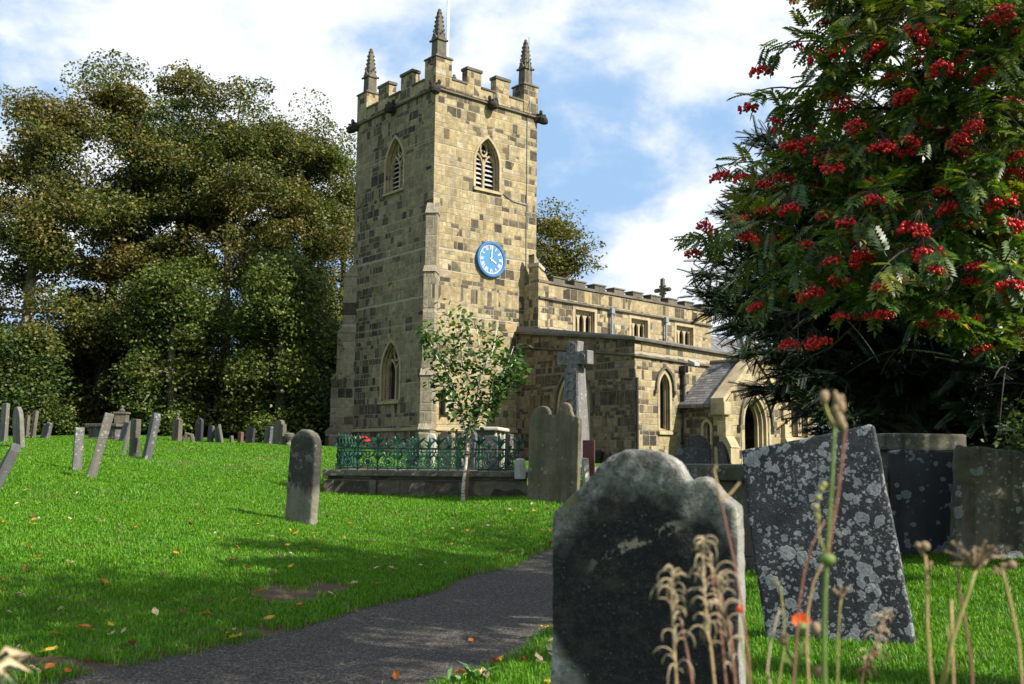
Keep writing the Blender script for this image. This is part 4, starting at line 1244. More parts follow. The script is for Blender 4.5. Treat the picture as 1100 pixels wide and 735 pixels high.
# lone stone on the lawn: black crust above, bare paler foot
t = NT('lone_gravestone'); o = t.obj(); x_, y_, z_ = t.xyz(o)
n1 = t.noise(o, 3, 6, .65); n2 = t.noise(o, 16, 6, .7); st = t.noise(t.vm('MULTIPLY', o, (10, 10, .7)), 1, 5, .6)
c = t.mix(n2, (.12, .11, .08), (.20, .18, .135)); c = t.mix(t.sm(st, .45, .7), c, (.12, .115, .085))
hz = t.ma('ADD', z_, t.ma('ADD', t.ma('MULTIPLY', t.ma('SUBTRACT', n1, .5), .35), t.ma('MULTIPLY', t.ma('SUBTRACT', st, .5), .45)))
dk = t.mix(n2, (.020, .020, .017), (.065, .062, .05))
c = t.mix(t.ma('MULTIPLY', t.sm(hz, .42, .58), t.sm(hz, 1.42, 1.2)), c, dk)
c = t.mix(t.ma('MULTIPLY', t.sm(t.noise(o, 6, 5, .7), .54, .64), .5), c, (.21, .215, .17))
c = t.mix(t.ma('MULTIPLY', t.sm(hz, 1.15, 1.45), .5), c, (.13, .13, .085))
GM['lone'] = t.done(t.principled(c, .9, t.bump(n2, .7, .03), .2))


def outline(kind, w, h, r):
    a = w / 2
    if kind == 'flat': return [(-a, 0), (-a, h - r.uniform(0, .02)), (-a * .3, h), (a * .4, h - .008), (a, h - r.uniform(0, .025)), (a, 0)]
    if kind == 'clip': return [(-a, 0), (-a, h * .90), (-a * .86, h * .905), (-a * .45, h), (a * .5, h), (a * .86, h * .915), (a, h * .90), (a, 0)]
    if kind == 'round': return [(-a, 0)] + [(-a * math.cos(i * math.pi / 16), h - a * 1.0 + a * math.sin(i * math.pi / 16)) for i in range(17)] + [(a, 0)]
    if kind == 'post': return [(-a * .9, 0), (-a, h * .82), (-a * .8, h * .84)] + [(-a * .95 * math.cos(i * math.pi / 8), h - a + a * math.sin(i * math.pi / 8)) for i in range(9)] + [(a * .8, h * .84), (a, h * .82), (a * .9, 0)]
    if kind == 'slant': return [(-a * .96, 0), (-a, h * .5), (-a * .97, h * .945), (-a * .2, h * .962), (a * .5, h * .985), (a * .84, h), (a * .885, h * .985), (a * .95, h * .4), (a * .99, 0)]
    if kind == 'broken': return [(-a, 0), (-a, h * .72), (-a * .55, h * .86), (-a * .3, h * .80), (a * .05, h), (a * .35, h * .9), (a * .6, h * .97), (a, h * .88), (a, 0)]
    if kind == 'gabled': return [(-a, 0), (-a, h * .86), (-a * 1.1, h * .87), (-a * 1.1, h * .90), (0, h), (a * 1.1, h * .90), (a * 1.1, h * .87), (a, h * .86), (a, 0)]
    if kind == 'shoulder': return [(-a, 0), (-a, h * .80), (-a * .72, h * .82)] + [(-a * .66 * math.cos(i * math.pi / 10), h * .86 + h * .14 * math.sin(i * math.pi / 10)) for i in range(11)] + [(a * .72, h * .82), (a, h * .80), (a, 0)]
    if kind == 'scroll': return [(-a, 0), (-a, h * .93), (-a * .5, h), (0, h * .93), (a * .45, h * .80), (a * .7, h * .62), (a, h * .58), (a, 0)]
    if kind == 'double':
        pts = [(-a, 0), (-a, h * .84), (-a * .93, h * .875)]
        pts += [(-a * .52 - a * .34 * math.cos(i * math.pi / 8), h * .89 + h * .085 * math.sin(i * math.pi / 8)) for i in range(9)]
        pts += [(-a * .13, h * .865), (-a * .02, h * .85), (a * .08, h * .87)]
        pts += [(a * .40 - a * .28 * math.cos(i * math.pi / 8), h * .905 + h * .095 * math.sin(i * math.pi / 8)) for i in range(9)]
        return pts + [(a * .74, h * .865), (a * .92, h * .855), (a, h * .83), (a, 0)]
    if kind == 'hump':
        px = [(592, 850), (592, 556), (594, 547), (601, 541), (617, 528), (633, 513), (645, 498), (658, 488.5), (674, 483.5), (690, 482), (704, 483), (717, 487.5), (727, 495), (733, 505), (737, 512), (742, 512.5), (749, 508), (757, 508.5), (765, 515), (771, 524), (777, 529), (783, 533), (785.5, 538), (786, 545), (786, 850)]
        return [((x - 689) / 194 * w, (850 - y) / 368 * h) for x, y in px]


def zin(pt, P):
    """depth below the outline's top edge"""
    return


NEARSEG = {'front': .011, 'rosette': .013, 'lone': .02, 'double': .022, 'dim_slate': .02, 'mossy': .02}


def stone(spec, group=None):
    kind, x0, x1, top, base, d, yaw, lean, back, th, mk, label = spec
    r = random.Random(int(x0 * 7 + d * 13))
    ps = rad(yaw)
    b = at((x0 + x1) / 2, base, d); k = float(np.dot(b + [0, 0, (at((x0 + x1) / 2, top, d)[2] - b[2]) * .6] - CAM, _f)) / F
    sight = math.atan2(b[0], b[1]); rel = ps + sight        # turn relative to the line of sight
    ln = rad(lean)
    h = (at((x0 + x1) / 2, top, d)[2] - b[2]) / math.cos(rad(abs(lean)))
    full = (x1 - x0) * k - (0 if kind in ('slant', 'broken') else h * abs(math.sin(ln)) * (.0 if mk in ('front',) else .0))
    w = max(.16, (full - th * abs(math.sin(rel))) / max(.25, math.cos(rel)))
    x, y = b[0], b[1]
    for it in range(5):          # settle width, height and standing point against the photograph's measurements
        z = zg(x, y)
        pts = outline(kind, w, h, random.Random(5))
        Mw = Matrix.Translation((x, y, z)) @ Matrix.Rotation(ln, 4, 'Y') @ Matrix.Rotation(-ps, 4, 'Z') @ Matrix.Rotation(-rad(back), 4, 'X')
        Q = [Mw @ Vector((u, s_ * th / 2, v)) for u, v in pts for s_ in (-1, 1) if v > (0 if kind != 'hump' else h * .3)]
        base_q = [Mw @ Vector((pts[0][0], -th / 2, 0)), Mw @ Vector((pts[-1][0], -th / 2, 0))] if kind != 'hump' else []
        pr = []
        for q in Q + base_q:
            c_ = np.array(q) - CAM; zc_ = c_ @ _f; pr.append((550 + F * (c_ @ _x) / zc_, 367.5 - F * (c_ @ _u) / zc_))
        mn_, mx_, tp_ = min(p_[0] for p_ in pr), max(p_[0] for p_ in pr), min(p_[1] for p_ in pr)
        lx0, lx1 = (x0, x1)
        if abs(ln) > rad(4) and kind not in ('slant', 'broken', 'clip', 'round') and mk != 'mossy': e_ = abs(math.tan(ln)) * (base - top); lx0, lx1 = (x0, x1 + e_) if ln > 0 else (x0 - e_, x1)
        w = max(.12, w * (1 + .8 * ((lx1 - lx0) / (mx_ - mn_) - 1)))
        x += ((lx0 + lx1) / 2 - (mn_ + mx_) / 2) * k
        h *= 1 + .8 * ((base - top) / (base - tp_) - 1)
    z = zg(x, y)
    pts = outline(kind, w, h, r)
    pts = [(u, v if v > 0 else -.28) for u, v in pts]
    mb = MB().prism(pts, lambda u, v: (u, -th / 2, v), lambda u, v: (u, th / 2, v))
    if kind == 'gabled': mb.lathe([(.04, 0), (.05, .05), (.03, .09), (.06, .15), (.02, .22)], (0, 0, h - .03), 8)
    me = mb.mesh('gravestone', GM[mk], bevel=0 if mk in NEARSEG else .014)
    if mk in NEARSEG:
        o = bpy.data.objects.new('gravestone', me); COL.objects.link(o)
        md = o.modifiers.new('r', 'REMESH'); md.mode = 'VOXEL'; md.voxel_size = NEARSEG[mk]; md.use_smooth_shade = True
        sm = o.modifiers.new('s', 'SMOOTH'); sm.iterations = 1 if mk == 'front' else 3; sm.factor = .5
        dg = bpy.context.evaluated_depsgraph_get(); dg.update()
        m2 = bpy.data.meshes.new_from_object(o.evaluated_get(dg)); bpy.data.objects.remove(o)
        from mathutils import noise as mn
        amp = {'front': .007, 'rosette': .0035, 'lone': .008, 'double': .008, 'dim_slate': .005, 'mossy': .016}[mk]
        co = np.empty(len(m2.vertices) * 3); m2.vertices.foreach_get('co', co); co = co.reshape(-1, 3)
        no = np.empty(len(m2.vertices) * 3); m2.vertices.foreach_get('normal', no); no = no.reshape(-1, 3)
        dn = np.array([mn.noise(Vector(c * 5)) + .6 * mn.noise(Vector(c * 14)) + .35 * mn.noise(Vector(c * 34)) for c in co])
        co += no * (dn * amp)[:, None]
        m2.vertices.foreach_set('co', co.ravel())
        if mk == 'front':
            ox = np.array([p[0] for p in pts[1:-1]]); oz = np.array([p[1] for p in pts[1:-1]])
            si = np.argsort(ox); tz = np.interp(co[:, 0], ox[si], oz[si])
            a = m2.attributes.new('depth_below_top', 'FLOAT', 'POINT'); a.data.foreach_set('value', np.clip(tz - co[:, 2], 0, 2).astype(np.float32))
        m2.materials.clear(); m2.materials.append(GM[mk]); m2.update(); me = m2
    o = link('gravestone', me)
    tag(o, label, 'gravestone', group)
    o.matrix_world = Matrix.Translation((x, y, z)) @ Matrix.Rotation(ln, 4, 'Y') @ Matrix.Rotation(-ps, 4, 'Z') @ Matrix.Rotation(-rad(back), 4, 'X')
    return o


for s_ in STONES: stone(s_, 'old headstones scattered across the lawn')
stone(R_STONE); stone(DOUBLE)
for s_ in STONES_R: stone(s_)

# scroll kerb piece at the foot of the gabled headstone, urn beside the shouldered one
b = at(199, 475, 36.5); mb = MB().tube([(b[0] - .1, b[1], b[2] - .1), (b[0] + .05, b[1], b[2] + .30), (b[0] + .22, b[1], b[2] + .25), (b[0] + .30, b[1], b[2] - .1)], [.09, .10, .09, .08], 8)
tag(mb.build('scroll_bracket', GM['brown'], None, (b[0], b[1], b[2])), 'curled stone scroll at the foot of the gabled headstone', 'stone scroll')
b = at(310.5, 478, 36.6); mb = MB().lathe([(.12, -.1), (.12, .05), (.06, .1), (.07, .16), (.17, .30), (.19, .40), (.15, .42), (.05, .44)], b, 12)
tag(mb.build('stone_urn', GM['grey'], None, b), 'small grey stone urn beside the large shouldered headstone', 'urn')
# red memorial slab and white stub
b = at(632.5, 505, 27); mb = MB()
R_ = Matrix.Rotation(-rad(20), 4, 'Z')
def loc(x, y, z, b=b, R_=R_): v = R_ @ Vector((x, y, z)); return (b[0] + v.x, b[1] + v.y, b[2] + v.z)
mb.box(-.16, .16, -.06, .06, -.2, .80, T=loc)
o = mb.build('memorial_slab', plain('dark_red_granite', (.055, .014, .014), .35, .3, 30), None, b, bevel=.012); tag(o, 'dark red polished slab with pale lines standing at the foot of the tall cross', 'memorial')
lb = MB()
for k in range(6): lb.box(-.13, .13, -.066, -.0605, .16 + k * .105, .19 + k * .105, T=loc)
lb.build('pale_lines', plain('pale_red', (.14, .07, .065), .5), o)
b = at(558.5, 509, 20.3); mb = MB().lathe([(.11, -.1), (.115, .2), (.10, .28), (.05, .31)], b, 10)
tag(mb.build('marker_stub', GM['pale'], None, b), 'short white rounded stub at the right end of the railed plot wall', 'stone stub')

# ------------------------------------------------------------------ tall carved cross
b = at(617.5, 507, 28); zb = zg(b[0], b[1]); k = 28 / F
cr = empty('stone_cross', (b[0], b[1], zb), -rad(20), 'tall carved grey stone cross with short arms rising behind the two lobed headstone', 'stone cross')
M_CROSS = gravestone('cross_stone', (.15, .145, .135), (.23, .22, .20), (.06, .06, .058), .45, .35, (.38, .38, .36), 10)
H = at(617.5, 367, 28)[2] - zb
T = lambda x, y, z: (cr.matrix_world @ Vector((x, y, z)))[:]
def frus(mb, a0, b0, z0, a1, b1, z1, xo=0): mb.hexa([T(-a0 + xo, -b0, z0), T(a0 + xo, -b0, z0), T(a0 + xo, b0, z0), T(-a0 + xo, b0, z0), T(-a1 + xo, -b1, z1), T(a1 + xo, -b1, z1), T(a1 + xo, b1, z1), T(-a1 + xo, b1, z1)])
mb = MB(); frus(mb, .62, .5, -.3, .60, .48, .22); frus(mb, .45, .36, .222, .43, .34, .45); mb.build('stepped_base', M_CROSS, cr, bevel=.02)
zc = H - .48
mb = MB(); frus(mb, .35, .27, .452, .225, .18, zc - .28); mb.build('shaft', M_CROSS, cr, bevel=.02)
mb = MB(); hw, ht, al, th = .165, .48, .53, .15
mb.prism([(-.21, zc - .277), (-hw, zc - .17), (-al + .02, zc - .20), (-al, zc - .18), (-al, zc + .18), (-al + .02, zc + .20), (-hw, zc + .17), (-.20, zc + ht - .02), (-.18, zc + ht), (.18, zc + ht), (.20, zc + ht - .02), (hw, zc + .17), (al - .02, zc + .20), (al, zc + .18), (al, zc - .18), (al - .02, zc - .20), (hw, zc - .17), (.21, zc - .277)],
         lambda u, v: T(u, -th, v), lambda u, v: T(u, th, v))
hd = mb.build('cross_head', M_CROSS, cr, bevel=.02)
rb = MB()
for s_ in (-1, 1):
    for zz in (-1, 1): rb.ball(T(hw * s_ * 1.0, -.12, zc + .17 * zz), .055, 0)
def loop(cx, cz, rx, rz, n=14, r=.028, w=0): rb.tube([T(cx + rx * math.cos(2 * math.pi * i / n + w), -th - .004, cz + rz * math.sin(2 * math.pi * i / n + w)) for i in range(n + 1)], r, 5)
loop(0, zc, .075, .075); rb.ball(T(0, -th, zc), .045, 0)
for i in range(2): loop(0, zc + .20 + .15 * i, .09, .07)
for s_ in (-1, 1): loop(.33 * s_, zc, .11, .11); loop(.33 * s_, zc, .05, .06)
for s_ in (-1, 1): rb.tube([T(.13 * s_, -th - .002, zc + .12), T(.135 * s_, -th - .002, zc + ht - .06)], .018, 5)
rb.tube([T(0, -th, zc - .25), T(0, -th, zc + .1)], .03, 5); rb.tube([T(-.07, -th, zc + .06), T(.07, -th, zc + .06)], .028, 5)
rb.build('carved_knotwork', M_CROSS, cr)
rb = MB(); n = 0
z = .62
while z < zc - .42:
    f = (z - .45) / (zc - .73); a = .35 - .125 * f; bb = .27 - .09 * f + .006
    loop(0, z + .11, a * .6, .11, r=.014) if False else None
    rb.tube([T(a * .55 * math.cos(2 * math.pi * i / 14), -bb, z + .12 + .12 * math.sin(2 * math.pi * i / 14)) for i in range(15)], .026, 5)
    z += .25
for s_ in (-1, 1): rb.tube([T(.30 * s_, -.272, .52), T(.185 * s_, -.19, zc - .34)], .018, 5)
rb.build('carved_panel', M_CROSS, cr)

# ------------------------------------------------------------------ railed plot in front of the tower
pL, pR_ = at(351, 532, 20.6), at(566, 536, 20.6)
ang = math.degrees(math.atan2(pR_[0] - pL[0], pR_[1] - pL[1]))
PL = Fr((pL[0], pL[1]), ang); PLW = math.hypot(pR_[0] - pL[0], pR_[1] - pL[1]); PLD = 3.3
ztop = at(460, 505.5, 20.6)[2]; zlo = min(pL[2], pR_[2]) - .35
M_KERB = masonry('plot_wall_stone', .60, 1.15, .10, tones=[(0, (.15, .135, .10)), (.5, (.20, .18, .135)), (1, (.12, .115, .085))], seed=31, mortar=(.10, .09, .07))
M_KERBT = gravestone('plot_coping', (.12, .11, .085), (.19, .18, .14), (.045, .043, .035), .5, .4, (.30, .30, .25), 9, moss=.3)
pw = empty('plot_wall', PL.P(PLW / 2, PLD / 2, zg(*PL.P(PLW / 2, PLD / 2, 0)[:2])), 0, 'low dark stone wall with a moulded coping round the green railed plot', 'stone wall')
mb = MB()
mb.box(0, PLW, 0, .34, zlo, ztop - .13, T=PL.P); mb.box(0, PLW, PLD - .34, PLD, zlo, ztop - .13, T=PL.P)
mb.box(0, .34, .342, PLD - .342, zlo, ztop - .132, T=PL.P); mb.box(PLW - .34, PLW, .342, PLD - .342, zlo, ztop - .132, T=PL.P)
mb.box(-.06, 1.02, -.10, -.004, zlo, ztop - .20, T=PL.P)
mb.build('wall_courses', M_KERB, pw, bevel=.012)
mb = MB()
mb.box(-.08, PLW + .08, -.09, .42, ztop - .128, ztop, T=PL.P); mb.box(-.08, PLW + .08, PLD - .42, PLD + .09, ztop - .128, ztop, T=PL.P)
mb.box(-.08, .42, .424, PLD - .424, ztop - .128, ztop - .004, T=PL.P); mb.box(PLW - .42, PLW + .08, .424, PLD - .424, ztop - .128, ztop - .004, T=PL.P)
mb.build('coping', M_KERBT, pw, bevel=.03)

M_RAIL = plain('green_rail_paint', (.006, .048, .024), .45, .3, 12)
ri = empty('iron_railing', PL.P(PLW / 2, PLD / 2, ztop), 0, 'ornate green cast iron railing with leaf finials standing on the low plot wall', 'railing')
BAY = .40; HR = .45
def leafshape(mb, c, d, L, w, curl):
    """small cast leaf: tapered tube curling outward in the plane of the railing"""
    pts = []; n = 5
    for i in range(n + 1):
        f = i / n; pts.append((c[0] + d * curl * f * f * L, c[1], c[2] + L * (f - .25 * curl * f * f)))
    mb.tube(pts, [w * (.35 + 1.3 * f * (1 - f) * 2) * (1 if f < .95 else .3) for f in [i / n for i in range(n + 1)]], 5)
def post_mesh():
    mb = MB(); mb.box(-.014, .014, -.014, .014, 0, HR + .12)
    for z0 in (HR + .06, .20):
        leafshape(mb, (0, 0, z0 + .03), 1, .22 if z0 > .3 else .15, .030, 0)
        for s_ in (-1, 1): leafshape(mb, (.01 * s_, 0, z0), s_, .20 if z0 > .3 else .15, .028, .75)
    mb.ball((0, 0, HR + .05), .032, 0); mb.ball((0, 0, .03), .03, 0)
    return mb.mesh('post', M_RAIL)
def panel_mesh():
    mb = MB(); c = BAY / 2
    def ring_(cx, cz, r, w=.011, n=14): mb.tube([(cx + r * math.cos(2 * math.pi * i / n), 0, cz + r * math.sin(2 * math.pi * i / n)) for i in range(n + 1)], w, 5, cap=False)
    ring_(c, .17, .085)
    for i in range(6): mb.ball((c + .038 * math.cos(i * math.pi / 3), 0, .17 + .038 * math.sin(i * math.pi / 3)), .022, 0)
    mb.ball((c, 0, .17), .02, 0)
    mb.box(c - .009, c + .009, -.008, .008, 0, .085)
    for s_ in (-1, 1):
        mb.tube([(c + s_ * x, 0, z) for x, z in ((.03, .26), (.10, .30), (.145, .38), (.13, .44), (.09, .45), (.075, .42))], [.012, .014, .013, .012, .012, .014], 5)
        mb.tube([(c + s_ * x, 0, z) for x, z in ((.155, .05), (.11, .07), (.10, .11), (.125, .14), (.15, .12))], .011, 5)
        leafshape(mb, (c + .02 * s_, 0, .27), s_, .14, .02, .35)
    leafshape(mb, (c, 0, HR), 1, .15, .022, 0)
    for s_ in (-1, 1): leafshape(mb, (c + .008 * s_, 0, HR), s_, .10, .016, .7)
    return mb.mesh('panel', M_RAIL)
PM, QM = post_mesh(), panel_mesh()
def run(p0, p1):
    p0, p1 = np.array(p0[:2]), np.array(p1[:2]); L = np.hypot(*(p1 - p0)); n = max(1, round(L / BAY)); dx = (p1 - p0) / n
    a = math.atan2(dx[1], dx[0]); sc = np.hypot(*dx) / BAY
    base = ri.matrix_world.translation
    for i in range(n + 1):
        if i < n:
            q = p0 + dx * i; o = link('panel', QM, ri); o.location = (q[0] - base.x, q[1] - base.y, .0); o.rotation_euler = (0, 0, a); o.scale = (sc, 1, 1)
        if i > 0:
            q = p0 + dx * i; o = link('post', PM, ri); o.location = (q[0] - base.x, q[1] - base.y, .0); o.rotation_euler = (0, 0, a)
    mb = MB()
    for zz in (.035, HR, HR - .075):
        mb.tube([(p0[0], p0[1], ztop + zz), (p1[0], p1[1], ztop + zz)], .016 if zz != HR - .075 else .009, 6)
    mb.build('rail', M_RAIL, ri)
i_ = .17
cs = [PL.P(i_, i_, 0), PL.P(PLW - i_, i_, 0), PL.P(PLW - i_, PLD - i_, 0), PL.P(i_, PLD - i_, 0)]
for a, b in ((0, 1), (1, 2), (2, 3), (3, 0)): run(cs[a], cs[b])

# ---- tombs and stones inside and behind the plot
def chest_tomb(c, yaw, L, W, H, label, top_over=.12, mat=GM['grey'], mat2=None, group=None, topth=.12, panels=True):
    z = zg(c[0], c[1]); e = empty('chest_tomb', (c[0], c[1], z), yaw, label, 'chest tomb', group)
    T = lambda x, y, zz: (e.matrix_world @ Vector((x, y, zz)))[:]
    MB().box(-L / 2, L / 2, -W / 2, W / 2, .1, H - topth, T=T).build('chest', mat2 or mat, e, bevel=.015)
    MB().box(-L / 2 - .08, L / 2 + .08, -W / 2 - .08, W / 2 + .08, -.3, .098, T=T).build('plinth', mat, e, bevel=.02)
    MB().box(-L / 2 - top_over, L / 2 + top_over, -W / 2 - top_over, W / 2 + top_over, H - topth + .002, H, T=T).build('top_slab', mat, e, bevel=.03)
    if panels:
        for x in (-L / 2 + .08, 0, L / 2 - .08):
            for s_ in (-1, 1): MB().box(x - .07, x + .07, s_ * W / 2 - .03, s_ * W / 2 + .03, .102, H - topth, T=T).build('pilaster', mat, e)
    return e
c = at(521, 500, 26.0); zt = at(521, 459.5, 26.0)[2]
chest_tomb(c, rad(40), 1.35, .75, zt - zg(c[0], c[1]), 'large chest tomb with a thin pale top slab between the railings and the tower', mat=GM['pale'], mat2=GM['grey'], topth=.09)
for sp in [('flat', 436, 452, 471, 500, 25.5, 30, -2, 0, .12, 'dark', 'dark squat headstone inside the railings left of the pale rounded one'),
           ('round', 455, 469, 466, 500, 25.0, 10, 3, 0, .14, 'pale', 'pale sunlit rounded headstone inside the railings below the tower corner'),
           ('round', 470, 488, 463, 499, 24.6, 24, 0, 0, .12, 'brown', 'brown round topped headstone inside the railings before the chest tomb'),
           ('flat', 488, 499, 464, 499, 24.2, 30, 0, 0, .12, 'dark', 'narrow dark headstone inside the railings touching the chest tomb'),
           ('round', 497, 513, 462, 502, 23.6, 26, 2, 0, .12, 'slate', 'slate round topped headstone inside the railings before the chest tomb'),
           ('flat', 519, 536, 468, 502, 23.4, 20, 0, 0, .10, 'slate', 'square slate headstone leaning on the chest tomb inside the railings'),
           ('flat', 541, 552, 466, 502, 23.6, 50, 1, 0, .12, 'dark', 'dark headstone turned edgewise at the right end of the railed plot')]:
    stone(sp, 'headstones inside the green railings')
c = at(447, 501, 22.8); zz = zg(c[0], c[1]); mb = MB(); 
lt = Matrix.Translation((c[0], c[1], zz)) @ Matrix.Rotation(rad(8), 4, 'Z')
mb.box(-.95, .95, -.45, .45, -.05, .34, T=lambda x, y, z: (lt @ Vector((x, y, z)))[:])
tag(mb.build('ledger_slab', gravestone('ledger_stone', (.20, .21, .22), (.27, .28, .29), (.08, .08, .085), .3, .3), None, c, bevel=.03), 'flat blue grey ledger stone lying inside the railings', 'ledger stone')

# flowers by the railing: posies in pots
def posy(px, py, d, col, label, n=9, size=.055):
    b = at(px, py, d); z0 = zg(b[0], b[1]); top = b[2]
    e = empty('flower_pot', (b[0], b[1], z0), 0, label, 'flowers')
    MB().lathe([(.09, -.02), (.13, .26), (.15, .28), (.12, .28)], (b[0], b[1], z0), 10).build('pot', plain('clay_pot', (.20, .10, .06), .8), e)
    r = random.Random(int(px)); st = MB(); hd = MB()
    for i in range(n):
        x, y = b[0] + r.uniform(-.13, .13), b[1] + r.uniform(-.1, .1); z = top + r.uniform(-.09, .09)
        st.tube([(b[0], b[1], z0 + .24), (x, y, z)], .008, 4)
        for j in range(7):
            a = j * 2 * math.pi / 7; hd.ball((x + size * .6 * math.cos(a), y + size * .6 * math.sin(a), z + .01), size * .5, 0, .6)
        hd.ball((x, y, z + .03), size * .45, 0)
    st.build('stems', plain('flower_green', (.04, .10, .02), .6), e); hd.build('blooms', col, e)
M_RED, M_ORA = plain('red_petal', (.50, .012, .02), .5, .2), plain('orange_petal', (.75, .14, .01), .5, .2)
posy(391, 474, 24.8, M_RED, 'pot of red flowers inside the green railings', 10)
posy(379, 475, 24.8, M_ORA, 'pot of orange flowers inside the green railings', 6)
posy(366, 476, 24.8, plain('blue_petal', (.04, .10, .40), .5, .2), 'pot of small blue flowers at the left end of the railings', 5, .04)

# ---- chest tombs elsewhere
c = at(119, 475, 35); zt = at(119, 455.5, 35)[2]
e = chest_tomb(c, rad(-12), 1.25, .8, zt - zg(c[0], c[1]), 'dark chest tomb under the trees with a finialled block on top', mat=GM['dark'], mat2=GM['slate'])
b = at(130.5, 455, 35.05); mb = MB(); T = lambda x, y, z: (b[0] + x, b[1] + y, b[2] + z)
mb.box(-.2, .2, -.16, .16, .004, .33, T=T); mb.box(-.24, .24, -.2, .2, .332, .40, T=T); mb.lathe([(.08, .40), (.11, .46), (.05, .52), (.07, .58), (.02, .64)], b, 8)
tag(mb.build('tomb_block', GM['brown'], None, b, bevel=.01), 'square brown block with a knob finial on top of the chest tomb', 'tomb ornament')
c = at(848, 600, 9.6); zt = at(815, 500, 9.3)[2]
chest_tomb((c[0], c[1] + .5), rad(72), 1.75, .80, zt - zg(c[0], c[1] + .5), 'weathered chest tomb with a heavy rounded top, half hidden by the rosette slab', mat=GM['mossy'], mat2=GM['brown'], topth=.16)
c = at(985, 560, 12.2); zt = at(985, 466, 12.0)[2]
chest_tomb(c, rad(8), .68, .5, zt - zg(c[0], c[1]), 'green topped chest tomb in deep shade behind the dark slate headstone', mat=GM['mossy'], topth=.2)
c = at(716, 512, 24); zt = at(716, 489, 24)[2]
chest_tomb(c, rad(35), 1.0, .6, zt - zg(c[0], c[1]), 'low dark table tomb behind the hump of the nearest headstone', mat=GM['dark'], topth=.12)

# ------------------------------------------------------------------ young tree with stake
def birch():
    b = at(497, 542, 19.2); z0 = zg(b[0], b[1]); k = 19.2 / F
    e = empty('young_tree', (b[0], b[1], z0), 0, 'slender staked young tree with pale bark and sparse green leaves before the railings', 'young tree')
    def W(px, py, dy=0): q = at(px, py, 19.2 + dy); return np.array(q)
    tk = NT('pale_bark'); o = tk.obj(); c = tk.mix(tk.sm(tk.noise(tk.vm('MULTIPLY', o, (4, 4, 14)), 1.5, 4), .5, .62), (.50, .46, .40), (.16, .13, .10))
    M_B = tk.done(tk.principled(c, .8))
    mb = MB()
    base = np.array([b[0], b[1], z0 - .1])
    mb.tube([base, W(498, 520), W(501, 495), W(503, 472), W(506, 455), W(512, 425), W(517, 400), W(515, 372), W(511, 345)], [.046, .034, .028, .025, .022, .018, .014, .010, .005], 8)
    br = [[(503, 474), (496, 448), (487, 420), (480, 390), (478, 362), (482, 334)], [(506, 456), (522, 438), (535, 415), (545, 392), (552, 372)], [(508, 445), (528, 430), (548, 412), (560, 400)],
          [(493, 436), (478, 418), (466, 404)], [(484, 405), (470, 385), (461, 366), (457, 352)], [(512, 425), (497, 395), (494, 365), (499, 338)], [(517, 400), (530, 375), (534, 352)], [(538, 410), (548, 395), (556, 384)]]
    rg = np.random.default_rng(9); tips = []
    for i, pl in enumerate(br):
        dy = rg.uniform(-.6, .6); P = [W(x, y, dy * j / (len(pl) - 1)) for j, (x, y) in enumerate(pl)]
        mb.tube(P, np.linspace(.018, .005, len(P)), 6)
        for a, c in zip(P[:-1], P[1:]):
            for f in np.linspace(0, 1, 7): tips.append(a + (c - a) * f)
    for py in range(345, 430, 6): tips.append(W(513, py))
    mb.build('trunk', M_B, e, smooth=True)
    tips = np.array(tips)
    N = 1700
    c = tips[rg.integers(0, len(tips), N)] + rg.normal(size=(N, 3)) * [.13, .16, .12]
    d = unit(N, rg); d[:, 2] = d[:, 2] * .5 - .35
    S = rg.uniform(.09, .15, N)
    Mx = frames(d, unit(N, rg) * .6 + [0, -.2, .9]) * S[:, None, None]
    V, Fc = scatter([(0, 0, 0), (.32, .35, .05), (.2, .75, .02), (0, 1, -.06), (-.2, .75, .02), (-.32, .35, .05)], [(0, 1, 2, 3, 4, 5)], Mx, c)
    me = np_mesh('crown', V - np.array(e.location), Fc, leafmat('young_leaves', [(0, (.020, .058, .008)), (.5, (.036, .092, .012)), (.9, (.065, .13, .016)), (1, (.2, .17, .03))], .28, .6, .2))
    link('crown', me, e)
    s0 = W(501, 541, .1); st = MB().tube([(s0[0], s0[1], z0 - .1), W(504, 472, .1)], .024, 8)
    st.build('stake', plain('stake_wood', (.16, .085, .05), .85), e)
    tb = MB().tube([W(502, 488) + [.05 * math.cos(a), .05 * math.sin(a), 0] for a in np.linspace(0, 2 * math.pi, 10)], .012, 5); tb.build('tree_tie', M_BLACKP, e)
birch()
# ------------------------------------------------------------------ trees
BARK = {}
def bark(name, c1, c2, sc=1.0):
    t = NT(name); o = t.pos()
    n = t.noise(t.vm('MULTIPLY', o, (5 * sc, 5 * sc, 1.2 * sc)), 2.0, 6, .7)
    c = t.mix(t.sm(n, .35, .65), c1, c2)
    c = t.mix(t.ma('MULTIPLY', t.sm(t.noise(o, 1.3, 4), .5, .65), .5), c, (.06, .075, .03))
    return t.done(t.principled(c, .95, t.bump(n, .9, .06), .1))
M_BARK = bark('tree_bark', (.045, .036, .026), (.12, .10, .075))
M_BARKP = bark('pale_tree_bark', (.15, .125, .09), (.32, .28, .21))
M_TWIG = bark('rowan_bark', (.045, .038, .032), (.11, .095, .08), 3)

